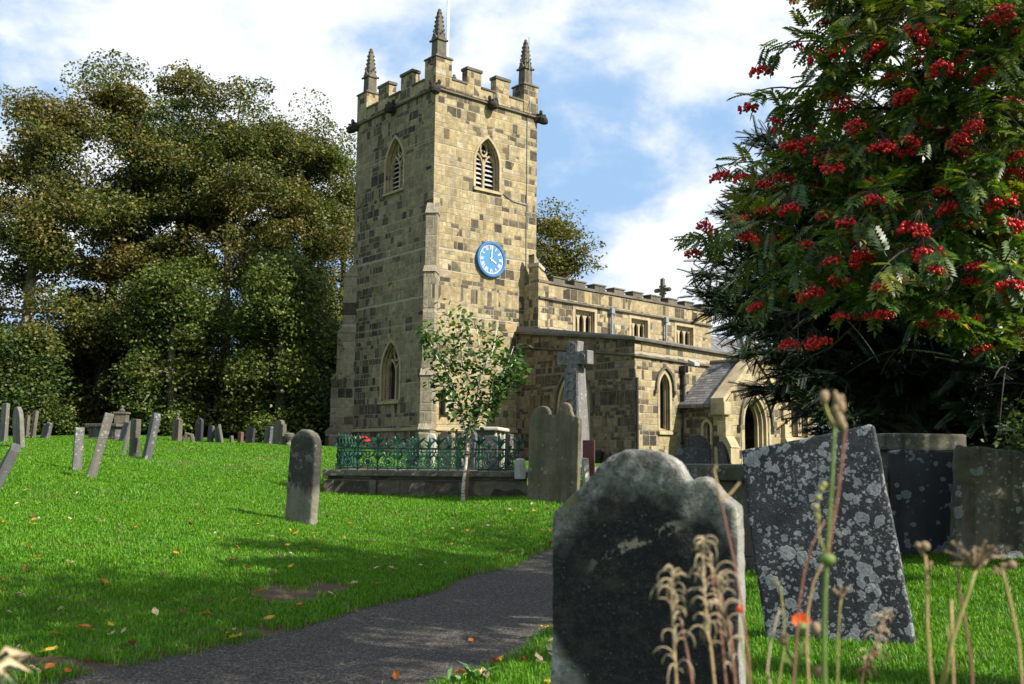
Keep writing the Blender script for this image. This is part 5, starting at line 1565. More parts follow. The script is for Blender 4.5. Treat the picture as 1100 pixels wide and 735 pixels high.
LM = {  # wide tree leaf ramps: dark tones paint in shade, bright ends sunlit specks
 'olive': leafmat('olive_leaves', [(0, (.020, .034, .008)), (.4, (.050, .068, .013)), (.75, (.102, .118, .026)), (.93, (.175, .160, .042)), (1, (.23, .15, .035))], .28, .5, .24, ((.17, .115, .04), .5), .26),
 'green': leafmat('green_leaves', [(0, (.014, .028, .008)), (.5, (.036, .066, .013)), (.85, (.075, .115, .022)), (1, (.14, .15, .035))], .26, .5, .24, ((.11, .115, .03), .5), .3),
 'lime': leafmat('lime_leaves', [(0, (.018, .032, .008)), (.5, (.044, .072, .012)), (.85, (.108, .145, .025)), (1, (.22, .22, .05))], .3, .5, .24, ((.10, .10, .02), .5), .35),
 'dark': leafmat('evergreen_leaves', [(0, (.010, .026, .008)), (.6, (.020, .048, .012)), (1, (.035, .075, .018))], .15, .4, .5),
 'gold': leafmat('turning_leaves', [(0, (.05, .058, .012)), (.5, (.085, .085, .018)), (.85, (.13, .115, .027)), (1, (.22, .14, .03))], .35, .5, .18),
}
LEAF_T = [(0, 0, 0), (.34, .42, .04), (0, 1, -.05), (-.34, .42, .04)]
LEAF_F = [(0, 1, 2, 3)]


def bez(p0, p1, p2, n):
    t = np.linspace(0, 1, n)[:, None]
    return (1 - t) ** 2 * p0 + 2 * t * (1 - t) * p1 + t * t * p2


LEAVES_K = 1.4


def tree(px, d, top_px, width_px, label, name='broadleaf_tree', mat='olive', seed=1, base_f=.16, leaves=38000, leaf=.168, bk=None, lean=0.0, trunk_r=.38, droop=.25, ybase=None, group=None, clump_r=1.25, stems=1, dens_bottom=1.0, nc=110):
    leaves = int(leaves * LEAVES_K)
    rg = np.random.default_rng(seed)
    k = d / F
    b = at(px, 478, d); x, y = b[0], b[1]; z0 = zg(x, y)
    H = (at(px, top_px, d)[2] - z0) * 1.0; R = width_px * k / 2
    e = empty(name, (x, y, z0), 0, label, 'tree', group)
    O = np.array([x, y, z0])
    tm = MB(); C = []
    top = np.array([lean * H * .7, 0, H * .92])
    for s_ in range(stems):
        a = rg.uniform(0, 6.28); off = np.array([math.cos(a), math.sin(a), 0]) * (.3 if stems > 1 else 0) * trunk_r * 3
        tp = bez(off * .6 + [0, 0, -.4], np.array([lean * H * .25 + rg.normal() * .5 + off[0] * 2, rg.normal() * .5, H * .45]), top * [1, 1, 1 if stems == 1 else rg.uniform(.75, .95)] + off * 5, 12)
        rr = trunk_r / math.sqrt(stems) * (1 - np.linspace(0, 1, 12) ** .8 * .9); rr[0] *= 1.5
        tm.tube(O + tp, rr, 10)
        nl = int(26 / stems)
        for i in range(nl):
            f = .16 + .80 * (i + rg.random()) / nl
            p = tp[min(int(f * 11), 11)]
            hz = p[2] / H
            prof = math.sqrt(max(.04, 1 - ((hz - .42) / .60) ** 2))
            a = i * 2.4 + rg.normal() * .4
            L = R * prof * rg.uniform(.65, 1.05)
            up = rg.uniform(.15, .75) * (1 if hz > .35 else .3) - droop * (1 if hz < .45 else .2)
            q = p + np.array([math.cos(a) * L, math.sin(a) * L, L * up])
            q[2] = max(q[2], H * base_f * .55)
            mid = (p + q) / 2 + [0, 0, L * .16]
            bp = bez(p, mid, q, 8)
            r0 = trunk_r * .30 * (1 - .6 * f)
            tm.tube(O + bp, np.linspace(r0, .02, 8), 6)
            C += [bp[j] for j in (4, 5, 6, 7)]
            for _ in range(7):
                s0 = bp[rg.integers(2, 7)]
                dd = unit(1, rg)[0]; dd[2] = dd[2] * .5 + .15
                s1 = s0 + dd * L * rg.uniform(.25, .5)
                s1[2] = max(s1[2], H * base_f * .5)
                sp = bez(s0, (s0 + s1) / 2 + [0, 0, .15], s1, 5)
                tm.tube(O + sp, np.linspace(r0 * .4, .012, 5), 5)
                C += [sp[3], sp[4]]
    tm.build('trunk', bk or M_BARK, e, smooth=True)
    C = np.array(C)
    # extra sprays fill the envelope unevenly
    n_ = nc
    u = unit(n_, rg); rad_ = rg.uniform(.45, 1.0, n_) ** .5
    cz = H * (base_f + (1 - base_f) * .5); ez = H * (1 - base_f) * .5
    u[:, :2] *= np.where(u[:, 2:3] > 0, 1 - .35 * u[:, 2:3], 1)
    X = np.stack([u[:, 0] * rad_ * R * .95, u[:, 1] * rad_ * R * .95, cz + u[:, 2] * rad_ * ez], 1)
    X[:, 0] += lean * (X[:, 2])
    C = np.concatenate([C, X])
    C = C[rg.random(len(C)) > .30]
    w = rg.lognormal(0, .55, len(C)); w[C[:, 2] < H * .4] *= dens_bottom; w /= w.sum()
    idx = rg.choice(len(C), leaves, p=w)
    cr = clump_r * rg.uniform(.5, 1.35, len(C))
    off = rg.normal(size=(leaves, 3)); off /= np.maximum(1, np.linalg.norm(off, axis=1, keepdims=True) / 1.35)
    P = C[idx] + off * cr[idx][:, None] * [.62, .62, .38]
    P[:, 2] -= droop * .25 * (off[:, 0] ** 2 + off[:, 1] ** 2) * cr[idx]
    trunkline = np.interp(P[:, 2], [0, H], [0, lean * H * .7])
    keep = (P[:, 2] > .25) & ~((P[:, 2] < H * .58) & (P[:, 2] > H * .12) & (P[:, 1] < R * .15) & (np.abs(P[:, 0] - trunkline) < R * .13) & (rg.random(len(P)) < .86) & (leaves > 26000)); P = P[keep]; idx = idx[keep]
    dr = unit(len(P), rg); dr[:, 2] = dr[:, 2] * .6 - .3
    up = unit(len(P), rg) * .75 + np.array([.15, -.15, .8])
    S = leaf * rg.uniform(.6, 1.3, len(P))
    V, Fc = scatter(LEAF_T, LEAF_F, frames(dr, up) * S[:, None, None], P)
    link('crown', np_mesh('crown', V, Fc, LM[mat]), e)
    return e


GT = 'tall trees bounding the churchyard'
tree(20, 47, 72, 170, 'tall tree at the far left with a pale leaning trunk and thin yellowing top', mat='olive', seed=2, bk=M_BARKP, lean=.05, trunk_r=.42, group=GT, leaves=62000, base_f=.12)
tree(98, 50, 40, 150, 'tallest tree of the wood, a dark ivy clad double trunk under an olive crown', mat='olive', seed=3, stems=2, trunk_r=.6, group=GT, leaves=72000, base_f=.14)
tree(178, 56, 74, 150, 'olive green tree whose crown rises between the tallest tree and the wide rounded one', mat='green', seed=4, group=GT, leaves=64000, base_f=.1)
tree(243, 51, 72, 175, 'wide round headed tree with forking top limbs left of the tower', mat='olive', seed=5, bk=M_BARKP, group=GT, leaves=80000, base_f=.12)
tree(318, 55, 104, 130, 'brown tinged tree next to the lightest gap beside the tower', mat='olive', seed=6, group=GT, leaves=64000, base_f=.1)
tree(362, 60, 138, 100, 'thin topped tree close against the left edge of the tower', mat='olive', seed=7, group=GT, leaves=34000)
GL = 'lower trees in front of the wood'
tree(190, 46.5, 268, 118, 'lower lime tree with drooping sprays over the distant headstones', mat='lime', seed=8, droop=.75, base_f=.10, leaves=26000, leaf=.17, nc=90, group=GL, trunk_r=.33, bk=M_BARKP)
tree(300, 45.5, 262, 112, 'bright green lime tree drooping right beside the large shouldered headstone', mat='lime', seed=9, droop=.85, base_f=.08, leaves=30000, leaf=.17, nc=90, group=GL, trunk_r=.36)
tree(8, 44.5, 350, 90, 'low dark green tree at the left edge under the taller crowns', mat='green', seed=10, droop=.5, base_f=.06, leaves=26000, leaf=.18, group=GL, trunk_r=.3)
tree(112, 53, 330, 90, 'dark evergreen filling the space behind the double trunk', mat='dark', seed=11, droop=.4, base_f=.04, leaves=24000, leaf=.2, group=GL, trunk_r=.3)
tree(345, 52, 330, 90, 'small green tree beside the foot of the tower buttress', mat='green', seed=12, droop=.5, base_f=.05, leaves=22000, leaf=.18, group=GL, trunk_r=.25)
tree(598, 66, 208, 105, 'thin crowned tree showing behind the nave roof', mat='gold', seed=14, leaves=17000, leaf=.21, base_f=.3, trunk_r=.35, nc=80, clump_r=1.1)


def shrub(px, d, top, wpx, label, mat, seed, leaves=7000, leaf=.16, group='shrubs along the foot of the wood'):
    rg = np.random.default_rng(seed); k = d / F
    b = at(px, 478, d); z0 = zg(b[0], b[1]); H = at(px, top, d)[2] - z0; R = wpx * k / 2
    e = empty('shrub', (b[0], b[1], z0), 0, label, 'shrub', group)
    O = np.array([b[0], b[1], z0]); tm = MB(); C = []
    for i in range(16):
        a = rg.uniform(0, 6.28); rr = R * math.sqrt(rg.random()); hh = H * rg.uniform(.35, 1) * math.sqrt(1.05 - (rr / R) ** 2 * .7)
        q = np.array([math.cos(a) * rr, math.sin(a) * rr, hh])
        bp = bez(np.array([q[0] * .1, q[1] * .1, -.1]), np.array([q[0] * .4, q[1] * .4, hh * .6]), q, 6)
        tm.tube(O + bp, np.linspace(.06, .012, 6), 5); C += [bp[2], bp[3], bp[4], bp[5]]
    tm.build('stems', M_BARK, e)
    C = np.array(C); idx = rg.integers(0, len(C), leaves)
    P = C[idx] + rg.normal(size=(leaves, 3)) * [R * .26, R * .26, H * .13]
    P = P[P[:, 2] > .04]
    dr = unit(len(P), rg); dr[:, 2] = dr[:, 2] * .6 - .1
    V, Fc = scatter(LEAF_T, LEAF_F, frames(dr, unit(len(P), rg) * .8 + [.1, -.2, .7]) * (leaf * rg.uniform(.6, 1.3, len(P)))[:, None, None], P)
    link('foliage', np_mesh('foliage', V, Fc, LM[mat]), e)
for i, (px, d, top, wpx, mat, lb) in enumerate([
    (-10, 48, 395, 90, 'dark', 'dark evergreen shrub at the left end of the wood'), (62, 45, 436, 42, 'lime', 'sunlit yellow green bush behind the broken headstone stub'),
    (90, 57, 380, 110, 'dark', 'dark evergreen mass around the foot of the double trunk'), (150, 55, 400, 90, 'dark', 'dark shrub behind the finialled chest tomb'),
    (215, 54, 410, 90, 'dark', 'dark shrub behind the slim black round topped stone'), (182, 43, 446, 16, 'lime', 'small ivy clump hanging behind the gabled headstone'),
    (255, 52, 415, 80, 'dark', 'dark shrub behind the tent of two leaning slabs'), (282, 42.5, 446, 26, 'lime', 'small bright green bush behind the plain slate headstone'),
    (325, 47, 425, 60, 'green', 'green bush between the shouldered headstone and the tower'), (352, 46, 400, 46, 'dark', 'dark bush at the foot of the tower buttress'),
    (18, 56, 350, 120, 'dark', 'tall dark evergreen behind the low tree at the left edge'), (300, 60, 360, 130, 'dark', 'tall dark evergreen behind the bright lime tree'), (200, 64, 350, 150, 'dark', 'tall dark evergreen deep in the middle of the wood')]):
    shrub(px, d, top, wpx, lb, mat, 40 + i, leaves=5000 if wpx < 50 else 14000, leaf=.13 if wpx < 50 else .22)

# ------------------------------------------------------------------ yews on the right: flat needle sprays on reaching branches
SPR = []; SPF = []
_r = random.Random(4)
for i in range(15):
    f = i / 14; yy = .06 + f * .9; L = .16 * (1 - .55 * f) + .03
    for s_ in (-1, 1):
        b0 = len(SPR); a = .75
        SPR += [(0, yy, -.10 * f * f), (s_ * L * math.sin(a) * .5 + .034, yy + L * math.cos(a) * .5, -.10 * f * f + .01), (s_ * L * math.sin(a), yy + L * math.cos(a), -.10 * f * f - .02), (s_ * L * math.sin(a) * .5 - .034, yy + L * math.cos(a) * .5 + .03, -.10 * f * f + .01)]
        SPF.append((b0, b0 + 1, b0 + 2, b0 + 3))
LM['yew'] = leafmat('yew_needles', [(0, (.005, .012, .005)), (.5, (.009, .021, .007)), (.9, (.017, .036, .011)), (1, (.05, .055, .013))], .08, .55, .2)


def yew(cx, cy, H, R, label, seed, tips=(), sprays=5200, base=.12, size=.62):
    rg = np.random.default_rng(seed)
    z0 = zg(cx, cy); O = np.array([cx, cy, z0])
    e = empty('yew_tree', O, 0, label, 'yew tree', 'dark yews on the right')
    tm = MB(); P = []; D = []; Z = []
    for s_ in range(3):
        a = s_ * 2.1; tm.tube([O + [math.cos(a) * .25, math.sin(a) * .25, -.3], O + [math.cos(a) * .35, math.sin(a) * .35, H * .35], O + [math.cos(a) * .5, math.sin(a) * .5, H * .9]], [.38, .26, .05], 8)
    ends = []
    for i in range(120):
        f = rg.random() ** .8; z = H * (base + (.97 - base) * f)
        prof = math.sqrt(max(.02, 1 - ((f - .3) / .74) ** 2))
        a = rg.uniform(0, 2 * math.pi); L = R * prof * rg.uniform(.7, 1.08)
        ends.append((np.array([0, 0, z * .75]), np.array([math.cos(a) * L, math.sin(a) * L, z + rg.uniform(-.2, .35) * L * .4])))
    for tp in tips:
        q = np.array(tp) - O; ends.append((np.array([q[0] * .1, q[1] * .1, q[2] * .8]), q))
    per = sprays // len(ends)
    for j, (p, q) in enumerate(ends):
        L = np.linalg.norm(q - p); bp = bez(p, (p + q) / 2 + [0, 0, .08 * L], q, 12)
        tm.tube(O + bp, np.linspace(.05, .008, 12), 5)
        dirn = (bp[-1] - bp[-3]); dirn /= np.linalg.norm(dirn)
        for _ in range(per if j < 120 else int(per * 2.6)):
            f = rg.random() ** .6; g = bp[min(11, int(f * 11.99))]
            P.append(g + rg.normal(size=3) * [.22, .22, .14] * (1.25 - f * .9)); v = dirn + rg.normal(size=3) * (.62 if j < 120 else .8); v[2] = v[2] * .7 - .02; D.append(v); Z.append(1 if j < 120 else .62)
    tm.build('trunk', M_BARK, e)
    P, D = np.array(P), np.array(D)
    kk = P[:, 2] > .05; P, D, Z = P[kk], D[kk], np.array(Z)[kk]
    Mx = frames(D, unit(len(P), rg) * .9 + [0, 0, 1]) * (Z * size * rg.uniform(.5, 1.15, len(P)))[:, None, None]
    V, Fc = scatter(SPR, SPF, Mx, P)
    link('crown', np_mesh('crown', V, Fc, LM['yew']), e)
_t = [at(762, 298, 16.5), at(775, 262, 16.8), at(788, 232, 17), at(772, 334, 16.2), at(792, 354, 16), at(803, 380, 15.9), at(780, 322, 16.3), at(758, 316, 16.4), at(815, 190, 17.2), at(795, 210, 17), at(835, 378, 15.8), at(850, 402, 15.8), at(870, 428, 15.6), at(890, 445, 15.5), at(820, 150, 17.5), at(768, 282, 16.7)]
c_ = at(975, 478, 18)
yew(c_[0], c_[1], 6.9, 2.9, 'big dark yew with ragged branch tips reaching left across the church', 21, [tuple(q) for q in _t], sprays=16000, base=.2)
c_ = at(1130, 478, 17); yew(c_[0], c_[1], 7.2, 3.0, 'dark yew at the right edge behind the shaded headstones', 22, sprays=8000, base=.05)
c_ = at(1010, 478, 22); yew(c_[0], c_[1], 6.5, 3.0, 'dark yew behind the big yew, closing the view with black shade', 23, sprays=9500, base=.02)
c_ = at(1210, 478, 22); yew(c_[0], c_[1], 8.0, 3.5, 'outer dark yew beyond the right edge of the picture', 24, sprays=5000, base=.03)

# leafy green bush at the lower right under the yews
shrub(1102, 12.5, 440, 100, 'bright green leafy bush in the shade at the right edge', 'green', 77, 5200, .085, None)

# ------------------------------------------------------------------ rowan
LT = []; LF = []
def leaflet(b, d, L, w, droop):
    d = np.array(d, float); d /= np.linalg.norm(d); s_ = np.array([-d[1], d[0], 0]); k0 = len(LT)
    b = np.array(b, float)
    LT.extend([tuple(b), tuple(b + d * L * .45 + s_ * w + [0, 0, .015]), tuple(b + d * L + [0, 0, -droop]), tuple(b + d * L * .45 - s_ * w + [0, 0, .015])])
    LF.append((k0, k0 + 1, k0 + 2, k0 + 3))
for i in range(7):
    f = i / 6.5; yy = .18 + .70 * f; L = .30 * (1 - .25 * abs(f - .45))
    for s_ in (-1, 1): leaflet((0, yy, -.10 * f * f), (s_ * .88, .50, 0), L, .062, .05)
leaflet((0, .9, -.12), (0, 1, 0), .24, .045, .06)
k0 = len(LT); LT += [(-.007, 0, 0), (.007, 0, 0), (.004, .92, -.115), (-.004, .92, -.115)]; LF.append((k0, k0 + 1, k0 + 2, k0 + 3))
LM['rowan'] = leafmat('rowan_leaves', [(0, (.022, .055, .009)), (.45, (.042, .092, .013)), (.8, (.080, .14, .017)), (.95, (.16, .19, .02)), (1, (.36, .27, .02))], .35, .42, .5, ((.22, .20, .02), .55), .9)
tb = NT('rowan_berry'); cc = tb.mix(tb.island(), (.40, .004, .008), (.62, .014, .010)); M_BERRY = tb.done(tb.principled(cc, .38, None, .4))


def berry_mesh(seed):
    r = random.Random(seed); mb = MB(); tw = MB()
    for i in range(58):
        a = r.uniform(0, 6.28); q = math.sqrt(r.random()); x, y = q * .105 * math.cos(a), q * .105 * math.sin(a); z = .035 * (1 - q * q) - r.uniform(0, .055)
        mb.ball((x, y, z), .0135 * r.uniform(.85, 1.15), 1)
        if i % 5 == 0: tw.tube([(0, 0, .10), (x * .5, y * .5, .06), (x, y, z)], .003, 4)
    n0 = len(mb.f)
    mb.add(tw.v, tw.f)
    me = mb.mesh('berry_cluster', M_BERRY, smooth=True, uv=False); me.materials.append(M_TWIG)
    for i, p in enumerate(me.polygons): p.material_index = 0 if i < n0 else 1
    return me


def rowan():
    rg = np.random.default_rng(17)
    bx, by = 5.6, 8.9; z0 = zg(bx, by); O = np.array([bx, by, z0])
    e = empty('rowan_tree', O, 0, 'rowan tree hung with clusters of red berries over the right side of the churchyard', 'rowan tree')
    cen = np.array([4.7, 8.3, 3.6])
    tm = MB()
    trunk = bez(O + [0, 0, -.2], O + [-.1, -.1, 1.4], np.array([5.2, 8.6, 3.2]), 8); tm.tube(trunk, np.linspace(.16, .10, 8), 10)
    top = bez(trunk[-1], trunk[-1] + [0, 0, 1], np.array([5.0, 8.3, 6.4]), 8); tm.tube(top, np.linspace(.10, .02, 8), 8)
    tips = []
    # targets of the limbs: points seen in the photograph at their own distances, and the unseen rest of the crown
    tg = []
    for px, py, d in ((802, 240, 7.4), (815, 208, 7.8), (842, 182, 7.2), (852, 95, 7.9), (872, 120, 7.4), (890, 45, 7.7), (908, 5, 7.5), (832, 265, 8.0), (835, 300, 7.3), (858, 335, 7.0), (845, 360, 7.6), (890, 375, 7.4),
                      (905, 340, 6.7), (985, 265, 6.2), (960, 300, 6.6), (1000, 330, 6.9), (1040, 350, 7.2), (965, 375, 7.6), (1080, 395, 6.8), (1020, 200, 6.4), (930, 150, 6.8), (900, 80, 7.0), (960, 40, 6.6), (1060, 60, 6.4), (1090, 150, 6.3),
                      (1075, 290, 6.3), (860, 250, 6.9), (920, 240, 6.5), (870, 180, 7.1), (1000, 110, 6.6), (1050, 230, 7.4), (940, 330, 8.2), (890, 290, 8.4), (870, 130, 8.6), (1010, 60, 8.2), (960, 220, 8.8), (1060, 330, 8.6), (1095, 20, 7.2),
                      (846, 215, 8.3), (862, 300, 8.9), (920, 20, 8.4), (940, 10, 7.0), (985, 0, 6.8), (1035, -10, 7.0), (1060, 100, 7.6), (910, -20, 7.2), (1090, 30, 6.6), (990, -40, 7.5), (900, -60, 8.0), (1080, -80, 7.4), (960, -120, 8.0), (1120, 80, 7.8), (1140, 230, 7.0), (1150, 340, 7.4)): tg.append(at(px, py, d))
    for i in range(34):
        u = unit(1, rg)[0]; q = np.array([5.3, 8.8, 4.0]) + u * [2.5, 2.3, 2.4] * rg.uniform(.6, 1)
        pxq = 550 + F * q[0] / q[1]
        if pxq > 1080 or q[2] > 5.8: tg.append(q)
    for q in tg:
        hub = trunk[-1] if q[2] < 3.4 else top[min(7, int((q[2] - 3.0) / 3.2 * 6))]
        L = np.linalg.norm(q - hub)
        bp = bez(hub, hub + (q - hub) * .5 + [0, 0, .22 * L], q, 10)
        tm.tube(bp, np.linspace(.035, .007, 10), 6)
        tips.append((bp[-1], bp[-1] - bp[-2]))
        for j in range(4, 10):
            for _ in range(2):
                dd = (bp[j] - bp[j - 1]); dd /= np.linalg.norm(dd); dd = dd + rg.normal(size=3) * [.7, .7, .5]
                s1 = bp[j] + dd / np.linalg.norm(dd) * rg.uniform(.2, .48)
                sp = bez(bp[j], (bp[j] + s1) / 2 + [0, 0, .06], s1, 5); tm.tube(sp, np.linspace(.008, .004, 5), 4)
                tips.append((s1, s1 - bp[j]))
    tm.build('trunk', M_TWIG, e, smooth=True)
    def pyof(q): c = q - CAM; return 367.5 - F * (c @ _u) / (c @ _f), 550 + F * (c @ _x) / (c @ _f)
    tips = [(q, d) for q, d in tips if pyof(q)[0] < 330 + max(0, pyof(q)[1] - 940) * .40]
    P = []; D = []
    for q, d in tips:
        d = d / np.linalg.norm(d)
        for _ in range(rg.integers(7, 11)):
            P.append(q - d * rg.uniform(0, .22) + rg.normal(size=3) * .03); v = d * .9 + rg.normal(size=3) * .62; v[2] -= .38; D.append(v)
    P, D = np.array(P), np.array(D)
    Mx = frames(D, unit(len(P), rg) * .45 + [0, -.1, 1]) * rg.uniform(.17, .265, len(P))[:, None, None]
    V, Fc = scatter(LT, LF, Mx, P)
    link('crown', np_mesh('crown', V - O, Fc, LM['rowan']), e)
    # berries hang below the twig ends; the ones named first are where the photograph shows its big bunches
    ms = [berry_mesh(i) for i in range(4)]
    spots = [at(*q) for q in ((995, 270, 6.1), (983, 243, 6.15), (758, 243, 7.4), (822, 222, 7.3), (797, 238, 7.4), (773, 188, 7.8), (842, 190, 7.2), (853, 156, 7.1), (868, 314, 6.8), (902, 300, 6.7), (918, 136, 6.7), (848, 368, 7.1), (908, 240, 6.5), (877, 366, 7.0),
                              (1000, 24, 6.6), (940, 52, 6.8), (991, 46, 6.7), (1076, 14, 6.3), (1016, 205, 6.4), (1030, 150, 6.5), (957, 80, 6.9), (876, 60, 7.3), (818, 75, 7.8), (822, 196, 7.5), (889, 168, 6.9), (947, 155, 6.6), (978, 150, 6.6), (925, 275, 6.6), (1075, 215, 6.3), (1090, 240, 6.3), (870, 150, 7.2), (1018, 222, 6.4), (1045, 135, 6.5), (905, 110, 7.0))]
    cand = [q + np.array([0, 0, -.10]) for q, d in tips]
    rg.shuffle(cand)
    for q in cand:
        if min(np.linalg.norm(q - s_) for s_ in spots) > .24: spots.append(q)
    spots = np.array(spots)
    inv = 550 + F * spots[:, 0] / spots[:, 1]
    score = np.where(np.arange(len(spots)) < 34, -1, np.hypot(spots[:, 0], spots[:, 1]) + np.where((inv > 1110) | (spots[:, 2] > 5.3), 50, 0))
    order = np.argsort(score, kind='stable'); spots = spots[order][:150]
    for i, s_ in enumerate(spots[:100]):
        o = link('berry_cluster', ms[i % 4], e); o.location = Vector(s_ - O)
        o.rotation_euler = (rg.uniform(-.45, .45), rg.uniform(-.45, .45), rg.uniform(0, 6.28)); sc = rg.uniform(.55, .85) if i >= 34 else rg.uniform(.68, .95); o.scale = (sc, sc, sc * 1.1)
    rest = spots[100:]
    tv = np.array([v.co[:] for v in ms[0].vertices]); tf = [p.vertices[:] for p in ms[0].polygons if len(p.vertices) == 3]
    a = rg.uniform(0, 6.28, len(rest)); Mz = np.zeros((len(rest), 3, 3)); Mz[:, 0, 0] = np.cos(a); Mz[:, 0, 1] = -np.sin(a); Mz[:, 1, 0] = np.sin(a); Mz[:, 1, 1] = np.cos(a); Mz[:, 2, 2] = 1
    V, Fc = scatter(tv, tf, Mz * rg.uniform(.5, .8, len(rest))[:, None, None], rest - O)
    o = link('berries', np_mesh('berries', V, Fc, M_BERRY, smooth=True), e); o['kind'] = 'stuff'
rowan()


# trees outside the picture on the right: their crowns shade the rowan and dapple the lawn and path
def shade_tree(x, y, H, R, zc, rz, label, seed, leaves, mat='green'):
    rg = np.random.default_rng(seed); z0 = zg(x, y); O = np.array([x, y, z0])
    e = empty('broadleaf_tree', O, 0, label, 'tree', 'trees beyond the right side of the picture')
    tm = MB(); tm.tube([O + [0, 0, -.3], O + [.05, .1, zc * .5], O + [0, 0, zc], O + [.1, 0, H * .95]], [.24, .19, .12, .02], 9)
    C = []
    for i in range(46):
        u = unit(1, rg)[0]; q = np.array([u[0] * R, u[1] * R, zc + u[2] * rz]) * 1.0; f = rg.uniform(.6, 1.0); q = np.array([0, 0, zc]) + (q - [0, 0, zc]) * f
        p = np.array([0, 0, max(zc - rz * .6, min(H * .85, q[2] - R * .35))]); bp = bez(p, (p + q) / 2 + [0, 0, .2], q, 7); tm.tube(O + bp, np.linspace(.05, .008, 7), 5); C += [bp[3], bp[4], bp[5], bp[6], bp[6]]
    tm.build('trunk', M_BARK, e, smooth=True)
    C = np.array(C); idx = rg.integers(0, len(C), leaves); P = C[idx] + rg.normal(size=(leaves, 3)) * [.33, .33, .2]
    dr = unit(len(P), rg); V, Fc = scatter(LEAF_T, LEAF_F, frames(dr, unit(len(P), rg) * .7 + [0, 0, .8]) * (.13 * rg.uniform(.6, 1.3, len(P)))[:, None, None], P)
    link('crown', np_mesh('crown', V, Fc, LM[mat]), e)
shade_tree(12.2, 5.6, 13.2, 3.7, 10.2, 3.0, 'tall broadleaf tree outside the picture that shades the rowan', 91, 4200)
shade_tree(6.3, 2.7, 10.2, 2.1, 8.0, 1.8, 'slim broadleaf tree outside the picture that dapples the near lawn', 92, 7000)
# ------------------------------------------------------------------ tall weeds close to the camera
M_DRY = plain('dry_stem', (.36, .24, .11), .8, .3, 30)
M_DRYR = plain('reddish_stem', (.20, .085, .055), .7, .3, 30)
M_GRN = plain('green_stem', (.10, .15, .028), .6, .3, 30)
M_OLV = plain('olive_stem', (.23, .21, .06), .7, .3, 30)
M_HUSK = plain('pale_husk', (.42, .33, .20), .75, .25, 40)
M_SEED = plain('brown_seed', (.20, .14, .075), .85, .3, 40)
GW = 'tall weeds growing in front of the near headstones'


def weed(name, label, px, py, d, cat='weed'):
    b = at(px, py, d); z0 = zg(b[0], b[1])
    return empty(name, (b[0], b[1], z0), 0, label, cat, GW), np.array([b[0], b[1], z0 - .05])


def pts(L, d, dy=0.0):
    n = len(L); return [at(x, y, d + dy * i / max(1, n - 1)) for i, (x, y) in enumerate(L)]


def stem_from_ground(e, root, L, d, r0, r1, mat, name='stem', dy=0.0):
    P = [root] + pts(L, d, dy); n = len(P)
    return MB().tube(P, np.linspace(r0, r1, n) * .6, 7).build(name, mat, e, smooth=True)


def curls(e, L, d, n, size, seed, mat=M_HUSK, name='curled_pods', thick=.00072):
    """willowherb pods split into pale strips that curl back from the stem"""
    r = np.random.default_rng(seed); mb = MB(); P = np.array(pts(L, d))
    for i in range(n):
        f = r.random() * (len(P) - 1); j = int(f); p = P[j] + (P[min(j + 1, len(P) - 1)] - P[j]) * (f - j)
        a = r.uniform(0, 6.28); R_ = size * r.uniform(.22, .55); h = np.array([math.cos(a), math.sin(a) * .8, 0]); th = r.uniform(.55, 1.25) * math.pi; sg = r.uniform(.9, 1.5)
        q = [p + h * R_ * (1 - math.cos(w)) + np.array([0, 0, R_ * sg * math.sin(w)]) for w in np.linspace(0, th, 9)]
        mb.tube(q, [thick * w for w in (.7, 1, 1.15, 1.25, 1.2, 1.1, 1, .8, .4)], 5)
    return mb.build(name, mat, e, smooth=True)


D = 1.55
e, r0 = weed('dry_willowherb', 'dry willowherb with pale curled pods left of its taller twin before the nearest headstone', 728, 735, D)
for i, (L, m_) in enumerate((([(728, 760), (724, 690), (721, 640), (722, 612)], M_DRY), ([(748, 760), (738, 700), (730, 660), (724, 640)], M_DRYR))):
    stem_from_ground(e, r0 + [.01 * i, 0, 0], L, D, .0045, .002, m_, dy=.03)
curls(e, [(727, 735), (723, 660), (722, 618)], D, 26, .036, 1); curls(e, [(723, 640), (724, 615)], D, 14, .024, 2)
e, r0 = weed('dry_willowherb', 'taller dry willowherb with reddish stems and a tuft of pale curled pods', 768, 735, D)
for i, (L, m_) in enumerate((([(770, 760), (764, 700), (757, 640), (755, 595)], M_DRY), ([(782, 760), (776, 690), (768, 640), (762, 600)], M_DRYR), ([(792, 760), (786, 690), (778, 650), (766, 615)], M_DRYR))):
    stem_from_ground(e, r0 + [.01 * i, 0, 0], L, D, .0045, .002, m_, dy=.03)
curls(e, [(762, 700), (757, 640), (755, 590)], D, 26, .034, 3); curls(e, [(788, 735), (780, 680), (774, 640), (765, 610)], D, 30, .036, 4); curls(e, [(757, 600), (755, 582)], D, 18, .024, 5)
e, r0 = weed('dry_willowherb', 'short brown willowherb head with fluffy pods low before the rosette slab', 925, 735, 1.7)
stem_from_ground(e, r0, [(918, 760), (930, 715), (943, 690), (952, 660)], 1.7, .004, .002, M_DRYR); curls(e, [(930, 712), (945, 685), (953, 655)], 1.7, 34, .024, 6); curls(e, [(925, 730), (940, 705)], 1.7, 14, .028, 7, M_DRYR)
# long wand that crosses the nearest headstone
e, r0 = weed('dry_stalk', 'long bare reddish stalk bending over the right shoulder of the nearest headstone', 800, 735, 1.6)
stem_from_ground(e, r0, [(808, 760), (803, 700), (797, 650), (790, 610), (780, 565), (774, 535), (772, 525)], 1.6, .0042, .0022, M_DRYR)
MB().tube(pts([(774, 535), (769, 515), (767, 505), (770, 500)], 1.6), [.002, .002, .002, .003], 6).build('side_twig', M_DRY, e); MB().tube(pts([(774, 538), (785, 530), (795, 518)], 1.6), .0018, 6).build('side_twig', M_DRY, e)
